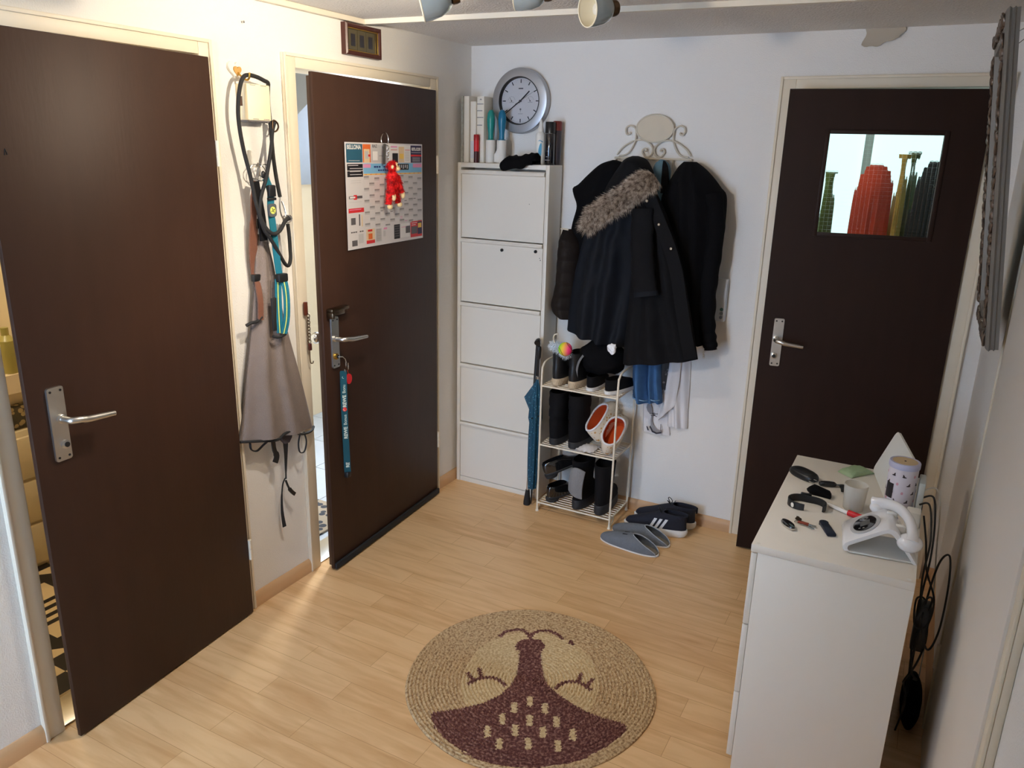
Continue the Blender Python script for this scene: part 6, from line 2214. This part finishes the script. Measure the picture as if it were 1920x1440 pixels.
# key bunch
t = thing('key_bunch', 'small bunch of keys with a black and chrome oval fob on the dresser', 'keys', (1.89, -1.34, Z))
R3 = Matrix.Translation((1.872, -1.358, Z)) @ Matrix.Rotation(math.radians(-50), 4, 'Z')
el = lambda k, z, dy=0: [R3 @ Vector((.030 * k * math.cos(a), .0135 * k * math.sin(a) + dy, z)) for a in [2 * PI * q / 28 for q in range(28)]]
MB().loft([el(.9, .0), el(1., .003), el(1., .007)]).build('chrome_edge', M['steel'], t)
MB().loft([el(.97, .007), el(.9, .011), el(.5, .0125)]).build('fob', M['screen'], t)
MB().tube([(1.892 + .008 * math.cos(a), -1.322 + .008 * math.sin(a), Z + .003) for a in [2 * PI * k / 18 for k in range(18)]], .0011, 6, True).build('ring', M['steel'], t)
for ang_, L, mtk in ((-.15, .048, 'steel'), (-.55, .052, 'steel'), (1.9, .026, 'bronze')):
    Rk = Matrix.Translation((1.895, -1.318, Z + .002 + .0022 * ang_ * (ang_ > 1))) @ Matrix.Rotation(ang_, 4, 'Z')
    m = MB().prism([(.009 + .010 * math.cos(a), .009 * math.sin(a)) for a in [2 * PI * k / 18 for k in range(18)]], lambda u, v, d: Rk @ Vector((u, v, d)), 0, .002)
    m.box(.018, L, -.0032, .0032, 0, .002, .0004, mtx=Rk)
    for k in range(3):
        m.box(L - .016 + k * .005, L - .013 + k * .005, -.0048, -.003, 0, .002, 0, mtx=Rk)
    m.build('key', M[mtk], t, angle=30)
MB().box(0, .03, -.005, .005, .004, .009, .002, mtx=Matrix.Translation((1.893, -1.326, Z)) @ Matrix.Rotation(-.05, 4, 'Z')).build('key_cap', mat('key_cap_red', rgb(150, 70, 50), .5), t)
# lighter
t = thing('lighter', 'dark navy stick lying in front of the white telephone', 'usb stick', (1.97, -1.325, Z))
R4 = Matrix.Translation((1.971, -1.323, Z)) @ Matrix.Rotation(math.radians(-66), 4, 'Z')
MB().box(-.030, .042, -.0125, .0125, 0, .009, .003, mtx=R4).build('body', M['navyp'], t)
MB().lathe([(.0125, 0), (.0125, .009), (.011, .010), (0, .010)], R4 @ Vector((-.031, 0, 0)), n=20).build('end_cap', M['navyp'], t)
MB().lathe([(.004, 0), (.004, .0006), (0, .0006)], R4 @ Vector((-.031, 0, .010)), n=14).build('hole', M['black'], t)
t = thing('marker_pen', 'white pen with a red cap lying between the frosted cup and the telephone', 'pen', (2.0, -1.17, Z))
MB().tube([(1.950, -1.150, Z + .006), (1.958, -1.160, Z + .006), (2.018, -1.196, Z + .0065)], [.003, .0058, .006], 12).build('barrel', M['whiteg'], t)
MB().tube([(2.012, -1.193, Z + .0085), (2.048, -1.208, Z + .0085)], .0085, 14).build('cap', M['red'], t)

# ------------------------------------------------------------------ white telephone
PHL = (2.105, -1.36, Z)
t = thing('telephone', 'white arch-shaped telephone with handset and round black display on the front end of the dresser', 'telephone', PHL, (0, 0, .12))
out = [(-.088, .006), (-.092, .014), (-.090, .024), (-.080, .034), (-.03, .066), (.0, .084), (.015, .088), (.030, .082), (.052, .052), (.075, .018), (.088, .001)]
inn = [(.080, .0005), (.066, .018), (.044, .046), (.024, .070), (.012, .076), (.0, .073), (-.03, .054), (-.074, .026), (-.080, .020), (-.080, .012), (-.074, .0075)]
prof = smooth_path([(x, 0, z) for x, z in out], 3) + smooth_path([(x, 0, z) for x, z in inn], 3)
m = MB()
rings = []
for y, s in ((-.068, .985), (-.066, 1.), (.066, 1.), (.068, .985)):
    rings.append([(p.x * s, y, p.z * (s if s < 1 else 1)) for p in prof])
m.loft(rings)
m.build('arch_body', M['whiteg'], t, local=True, angle=35)
m = MB().box(-.078, .080, -.064, .064, .0004, .0065, .002)
m.build('base_plate', M['whitep'], t, local=True)
# display on the sloped face
a, b = Vector((-.080, 0, .034)), Vector((.0, 0, .084))
ex = (b - a).normalized()
ez = Vector((-ex.z, 0, ex.x))
oc = (a + b) / 2 + ez * .0012
dsp = lambda rx, ry, d0, d1: [[oc + ex * (rx * k * math.cos(q)) + Vector((0, ry * k * math.sin(q), 0)) + ez * d for q in [2 * PI * j / 44 for j in range(44)]] for k, d in ((1, d0), (1, d1), (.96, d1 + .0006))]
MB().loft(dsp(.040, .052, -.003, .002)).build('grey_ring', M['ringg'], t, local=True, angle=30)
o = MB().loft(dsp(.031, .042, .002, .0036)).build('display', M['screen'], t, local=True, angle=30)
m = MB()
m.prism([(-.012, -.016), (.014, -.016), (.014, .012), (-.012, .012)], lambda u, v, d: oc + ex * u + Vector((0, v, 0)) + ez * (.0042 + d), 0, .0006, 0)
for u, v in ((-.010, .026), (.0, .028), (.008, .026), (-.014, -.024), (-.004, -.028)):
    m.prism([(u + .003 * math.cos(q), v + .0022 * math.sin(q)) for q in [2 * PI * j / 10 for j in range(10)]], lambda u, v, d: oc + ex * u + Vector((0, v, 0)) + ez * (.0042 + d), 0, .0005, 1)
m.build('lcd', [M['lcd'], M['inkg']], o, local=True, smooth=False)
# handset
hs = smooth_path([(.064, -.068, .058), (.066, -.048, .078), (.058, -.010, .098), (.036, .035, .106), (.006, .072, .098), (-.016, .090, .084)], 8)
N = len(hs)
hr = [.0155 + .010 * math.exp(-((i / N) / .14) ** 2) + .008 * math.exp(-((1 - i / N) / .13) ** 2) for i in range(N)]
hr[0] *= .55
hr[-1] *= .6
m = MB().tube(hs, hr, 20, flat=.8)
m.ell((.062, -.060, .056), (.031, .030, .024), nu=24, nv=14)
m.ell((-.010, .080, .080), (.020, .021, .016), nu=24, nv=14)
m.build('handset', M['whiteg'], t, local=True, angle=60)
m = MB().box(.026, .054, -.030, -.012, .056, .084, .005).box(.010, .036, .030, .048, .072, .092, .005)
m.build('cradle', M['whitep'], t, local=True)

# adapters at the wall edge
t = thing('power_adapter', 'pale cube-shaped power adapter at the wall side of the dresser, behind the telephone', 'adapter', (2.178, -1.165, Z))
MB().box(2.160, 2.196, -1.185, -1.140, Z, Z + .046, .004).build('housing', M['whitep'], t)
MB().tube(smooth_path([(2.178, -1.185, Z + .01), (2.170, -1.22, Z + .006), (2.160, -1.26, Z + .004), (2.155, -1.29, Z + .006)], 5), .002, 6).build('lead', M['whitep'], t)
t = thing('router_box', 'slim translucent white box standing behind the animal-print tin', 'box', (2.188, -1.06, Z))
MB().box(2.180, 2.197, -1.10, -1.02, Z, Z + .105, .003).build('housing', mat('pale_housing', rgb(206, 210, 204), .4), t)
MB().box(2.1965, 2.1995, -1.09, -1.07, Z + .01, Z + .03, .001).build('socket', M['black'], t)

# ------------------------------------------------------------------ cables between dresser and wall
rr = random.Random(12)
cabs = [[(2.195, -1.09, .79), (2.222, -1.10, .80), (2.235, -1.14, .74), (2.238, -1.20, .66), (2.232, -1.24, .56), (2.240, -1.20, .46), (2.246, -1.15, .36), (2.250, -1.10, .25), (2.255, -1.05, .12), (2.25, -.98, .01)],
        [(2.190, -1.11, .775), (2.215, -1.13, .785), (2.230, -1.20, .71), (2.225, -1.26, .62), (2.235, -1.33, .54), (2.262, -1.36, .47), (2.285, -1.30, .50), (2.292, -1.22, .60), (2.285, -1.16, .66), (2.262, -1.18, .64), (2.245, -1.25, .55), (2.238, -1.31, .45), (2.236, -1.25, .36), (2.243, -1.18, .26), (2.246, -1.14, .13), (2.255, -1.02, .008)],
        [(2.204, -1.15, .76), (2.220, -1.19, .70), (2.232, -1.24, .64), (2.262, -1.27, .57), (2.252, -1.33, .52), (2.226, -1.30, .50), (2.222, -1.23, .54), (2.247, -1.19, .52), (2.264, -1.23, .44), (2.250, -1.30, .39), (2.226, -1.33, .34), (2.230, -1.26, .28), (2.246, -1.20, .18), (2.24, -1.10, .008)],
        [(2.226, -1.36, .55), (2.240, -1.33, .60), (2.256, -1.29, .58), (2.250, -1.26, .50), (2.230, -1.29, .44), (2.238, -1.34, .38), (2.256, -1.31, .34), (2.252, -1.25, .30)]]
nmz = ['black cable drooping from the router box straight down beside the dresser', 'black cable with a wide loop resting towards the right wall', 'black cable coiled in tight bends beside the dresser', 'loose black cable end tangled among the others beside the dresser']
for pts, lb in zip(cabs, nmz):
    tag(center(MB().tube(smooth_path(pts, 8), .0028, 8).build('cable', M['cable'])), lb, 'cable', 'cables between dresser and right wall')
tag(center(MB().tube(smooth_path([(2.196, -1.06, .80), (2.225, -1.05, .81), (2.245, -1.04, .76), (2.26, -1.0, .60), (2.28, -.95, .40), (2.29, -.9, .01)], 8), .0022, 8).build('white_cable', M['whitep'])), 'thin white cable leaving the router box behind the tin', 'cable')
t = thing('power_strip', 'black power strip with plugs hanging among the cables beside the dresser', 'power strip', (2.245, -1.25, .37))
m = MB().box(2.226, 2.262, -1.27, -1.225, .40, .545, .006)
m.build('housing', M['black'], t)
MB().box(2.232, 2.256, -1.225, -1.195, .44, .50, .005).build('plug', M['black'], t)
t = thing('black_lump', 'black rounded lump on the floor in the gap between dresser and right wall', 'bag', (2.262, -1.1, 0))  # black rounded body filling the low part of the gap
m = MB()
rings = []
for i in range(12):
    v = i / 11
    k = math.sin(PI * (.22 + .70 * v)) ** .6
    rings.append([(2.274 + .032 * k * math.cos(a) * (1 + .12 * noise.noise(Vector((a, v * 4, 3)))), -.97 + .13 * k * math.sin(a) * (1 + .1 * noise.noise(Vector((a, v * 4, 6)))), .002 + .11 * v) for a in [2 * PI * j / 26 for j in range(26)]])
m.loft(rings)
m.build('lump_body', M['fabric2'], t, angle=70)

# ------------------------------------------------------------------ mirror leaning off the right wall
t = thing('wall_mirror', 'ornate pewter-framed mirror hanging tilted on the right wall, seen from its side edge', 'mirror', (2.29, -.84, 1.245))
o = Vector((2.294, 0, 1.245))                     # bottom back edge line
tilt = Vector((2.208 - 2.304, 0, 2.055 - 1.245)).normalized()
outn = Vector((-tilt.z, 0, tilt.x))               # towards the room
ml = lambda y, h, d: Vector((2.304, y, 1.245)) + tilt * h + outn * d
MY0, MY1, MHH = -1.09, -.56, .845
m = MB()
# moulded outer box with ridges, four mitred sides
prof = [(0, 0), (0, .008), (-.003, .011), (0, .014), (0, .018), (-.004, .023), (0, .028), (.004, .031), (.060, .031), (.062, .020), (.062, .004), (.05, 0)]
corner = [(MY0, 0), (MY1, 0), (MY1, MHH), (MY0, MHH)]
rings = []
for y, h in corner:
    sy = 1 if y == MY0 else -1
    sh = 1 if h == 0 else -1
    rings.append([ml(y + sy * a, h + sh * a, d) for a, d in prof])
m.loft(rings, closed=True)
m.build('frame_moulding', M['pewter'], t, angle=30)
MB().prism([(MY0 + .055, .055), (MY1 - .055, .055), (MY1 - .055, MHH - .055), (MY0 + .055, MHH - .055)], ml, .006, .012).build('mirror_glass', M['mirror'], t, smooth=False)
m = MB()
rr = random.Random(8)


def orn(y, h, k):
    s = .008 + .004 * rr.random()
    m.ell(ml(y, h, .031), (s * .8, s, s * 1.4), nu=12, nv=8)
    a = rr.random() * 6
    m.ell(ml(y + .012 * math.cos(a), h + .014 * math.sin(a), .032), (.005, .006, .008), nu=10, nv=6)
    m.tube([ml(y + .014 * math.cos(q + a), h + .016 * math.sin(q + a), .033 + .003 * math.sin(q)) for q in [k_ * .5 for k_ in range(9)]], .0032, 6)


for k in range(26):
    h = .07 + (MHH - .14) * k / 25
    orn(MY0 + .020, h, k)
    orn(MY1 - .020, h, k)
for k in range(15):
    y = MY0 + .03 + (MY1 - MY0 - .06) * k / 14
    orn(y, .022, k)
    orn(y, MHH - .022, k)
m.build('carved_ornament', M['ornament'], t)
MB().tube([ml(MY0 + .05, MHH - .05, .0), (XR - .004, -.83, 2.13), ml(MY1 - .05, MHH - .05, .0)], .0012, 6).build('hanging_wire', M['steel'], t)
MB().lathe([(.003, 0), (.003, .016), (.006, .016), (.006, .018), (0, .019)], (XR, -.83, 2.13), (-1, 0, 0), 10).build('nail', M['black'], t)

# ------------------------------------------------------------------ ceiling spotlights
t = thing('ceiling_lamp', 'ceiling lamp with pale blue enamel spot shades, cut by the top of the picture', 'lamp', (1.05, -1.46, H - .12))
LP = [((.915, -1.72, 2.070), (-.80, -.52, -.25)), ((1.040, -1.455, 2.126), (-.955, -.28, .02)), ((1.185, -1.315, 2.098), (-.52, -.84, -.14))]
rail = MB().tube([(.80, -1.66, H - .012), (1.26, -1.24, H - .012)], .010, 12)
rail.build('rail', M['bronze'], t)
MB().lathe([(.05, 0), (.05, .018), (.044, .024), (0, .024)], (1.03, -1.45, H), (0, 0, -1), 32).build('ceiling_rose', M['bronze'], t)
for k, (p, d) in enumerate(LP):
    p, d = Vector(p), Vector(d).normalized()
    S = [(.012, -.058), (.024, -.056), (.034, -.045), (.041, -.025), (.0445, .0), (.0445, .018), (.0425, .019)]
    I = [(.0425, .019), (.0425, .0), (.039, -.024), (.032, -.042), (.022, -.050), (.0, -.051)]
    hd = MB().lathe(S, p, d, 36, cap1=False).build('spot_shade', M['shade'], t, angle=60)
    MB().lathe(I, p, d, 36, cap0=False, cap1=False).build('inner_shade', M['shadein'], hd, angle=60)
    MB().tube([p + d * .0185 + (d.orthogonal().normalized() * math.cos(a) + d.cross(d.orthogonal().normalized()) * math.sin(a)) * .0435 for a in [2 * PI * q / 40 for q in range(40)]], .002, 8, True).build('rim', M['shadein'], hd)
    MB().lathe([(.013, -.040), (.0, -.042)][::-1] + [(.017, -.030), (.0185, -.020), (.014, -.008), (0, -.003)], p, d, 20, cap0=False, cap1=False).build('bulb', M['bulb'] if k == 1 else M['bulboff'], hd)
    MB().lathe([(.020, -.078), (.022, -.070), (.022, -.060), (.016, -.056)], p, d, 20).build('metal_cap', M['bronze'], hd)
    ro = Vector((1.03 + (p.x - 1.03) * .9, -1.45 + (p.y + 1.45) * .9, H - .014))
    b0 = p - d * .072
    MB().tube(smooth_path([ro, ro.lerp(b0, .5) + Vector((.012, .01, .0)), b0 + Vector((0, 0, .012)), b0], 5), .0045, 8).build('bracket', M['bronze'], hd)

# ------------------------------------------------------------------ light
def lamp(nm, kind, loc, col, en, size=.05, tgt=None, sy=None, spot=None, blend=.6):
    l = bpy.data.lights.new(nm, kind)
    l.color = col
    l.energy = en
    if kind == 'AREA':
        l.shape = 'RECTANGLE'
        l.size = size
        l.size_y = sy or size
    else:
        l.shadow_soft_size = size
    if kind == 'SPOT':
        l.spot_size = math.radians(spot)
        l.spot_blend = blend
    o = bpy.data.objects.new(nm, l)
    C.objects.link(o)
    o.location = loc
    if tgt is not None:
        o.rotation_euler = (Vector(tgt) - Vector(loc)).to_track_quat('-Z', 'Y').to_euler()
    return o


WARM = (1., .86, .66)
p, d = Vector(LP[1][0]), Vector(LP[1][1]).normalized()
lamp('lamp_spot', 'SPOT', p + d * .012, WARM, 50, .016, p + d, spot=140, blend=.6)
lamp('bath_light', 'POINT', (-.8, -2.1, 2.1), (1., .92, .78), 14, .06)
lamp('stair_light', 'AREA', (-.42, -.15, 1.45), (.86, .93, 1.), 26, .22, (.05, -1.24, .5), sy=1.0)
lamp('stair_fill', 'POINT', (-.45, .25, 1.6), (.84, .92, 1.), 12, .1)
lamp('kitchen_light', 'POINT', (1.5, .45, 2.1), (1., .95, .88), 4, .12)
# added unseen ceiling spot above the view, brightens the floor
t = thing('added_ceiling_spot', 'added unseen ceiling spotlight near the left doors, brightening the floor', 'lamp', (.72, -1.68, H - .1))
MB().lathe([(.045, 0), (.045, .016), (0, .018)], (.72, -1.68, H), (0, 0, -1), 28).build('ceiling_rose', M['bronze'], t)
MB().lathe([(.02, .018), (.034, .03), (.044, .055), (.0445, .09), (.0425, .09), (.042, .057), (.03, .034), (0, .03)], (.72, -1.68, H), (0, 0, -1), 32, cap1=False).build('spot_shade', M['shade'], t)
MB().ell((.72, -1.68, H - .066), .018, nu=16, nv=12).build('bulb', M['bulb'], t)
lamp('spot_down', 'SPOT', (.72, -1.68, H - .088), (1., .90, .80), 46, .03, (.80, -1.5, 0), spot=120, blend=.8)
# added unseen standing lamp, puts extra light on coats and back wall
t = thing('added_floor_lamp', 'added unseen standing lamp behind the viewer, lighting the coats', 'lamp', (.80, -3.30, 0))
MB().lathe([(.13, 0), (.13, .015), (.03, .025), (0, .025)], (.80, -3.30, 0), n=32).build('base', M['bronze'], t)
MB().tube([(.80, -3.30, .02), (.80, -3.30, 1.86)], .010, 12).build('pole', M['bronze'], t)
fp_, fd_ = Vector((.80, -3.22, 1.90)), Vector((-.03, 1, -.08)).normalized()
MB().lathe([(.03, -.09), (.05, -.08), (.075, .0), (.085, .07), (.083, .07), (.072, .0), (.045, -.074), (.0, -.076)], fp_, fd_, 32, cap1=False).build('lamp_shade', M['shade'], t)
MB().ell(fp_ - fd_ * .03, .026, nu=16, nv=12).build('bulb', M['bulb'], t)
lamp('added_coat_light', 'SPOT', fp_ + fd_ * .02, (1., .83, .64), 60, .05, fp_ + fd_, spot=76, blend=.8)

w = bpy.data.worlds.new('world')
sc.world = w
w.use_nodes = True
w.node_tree.nodes['Background'].inputs['Color'].default_value = (.8, .9, 1., 1)
w.node_tree.nodes['Background'].inputs['Strength'].default_value = .4
sc.view_settings.view_transform = 'Standard'
sc.view_settings.look = 'None'
sc.view_settings.gamma = 1
sc.view_settings.exposure = 0.05
sc.view_settings.use_curve_mapping = False
sc.cycles.max_bounces = 10
sc.cycles.diffuse_bounces = 6
sc.cycles.use_denoising = True
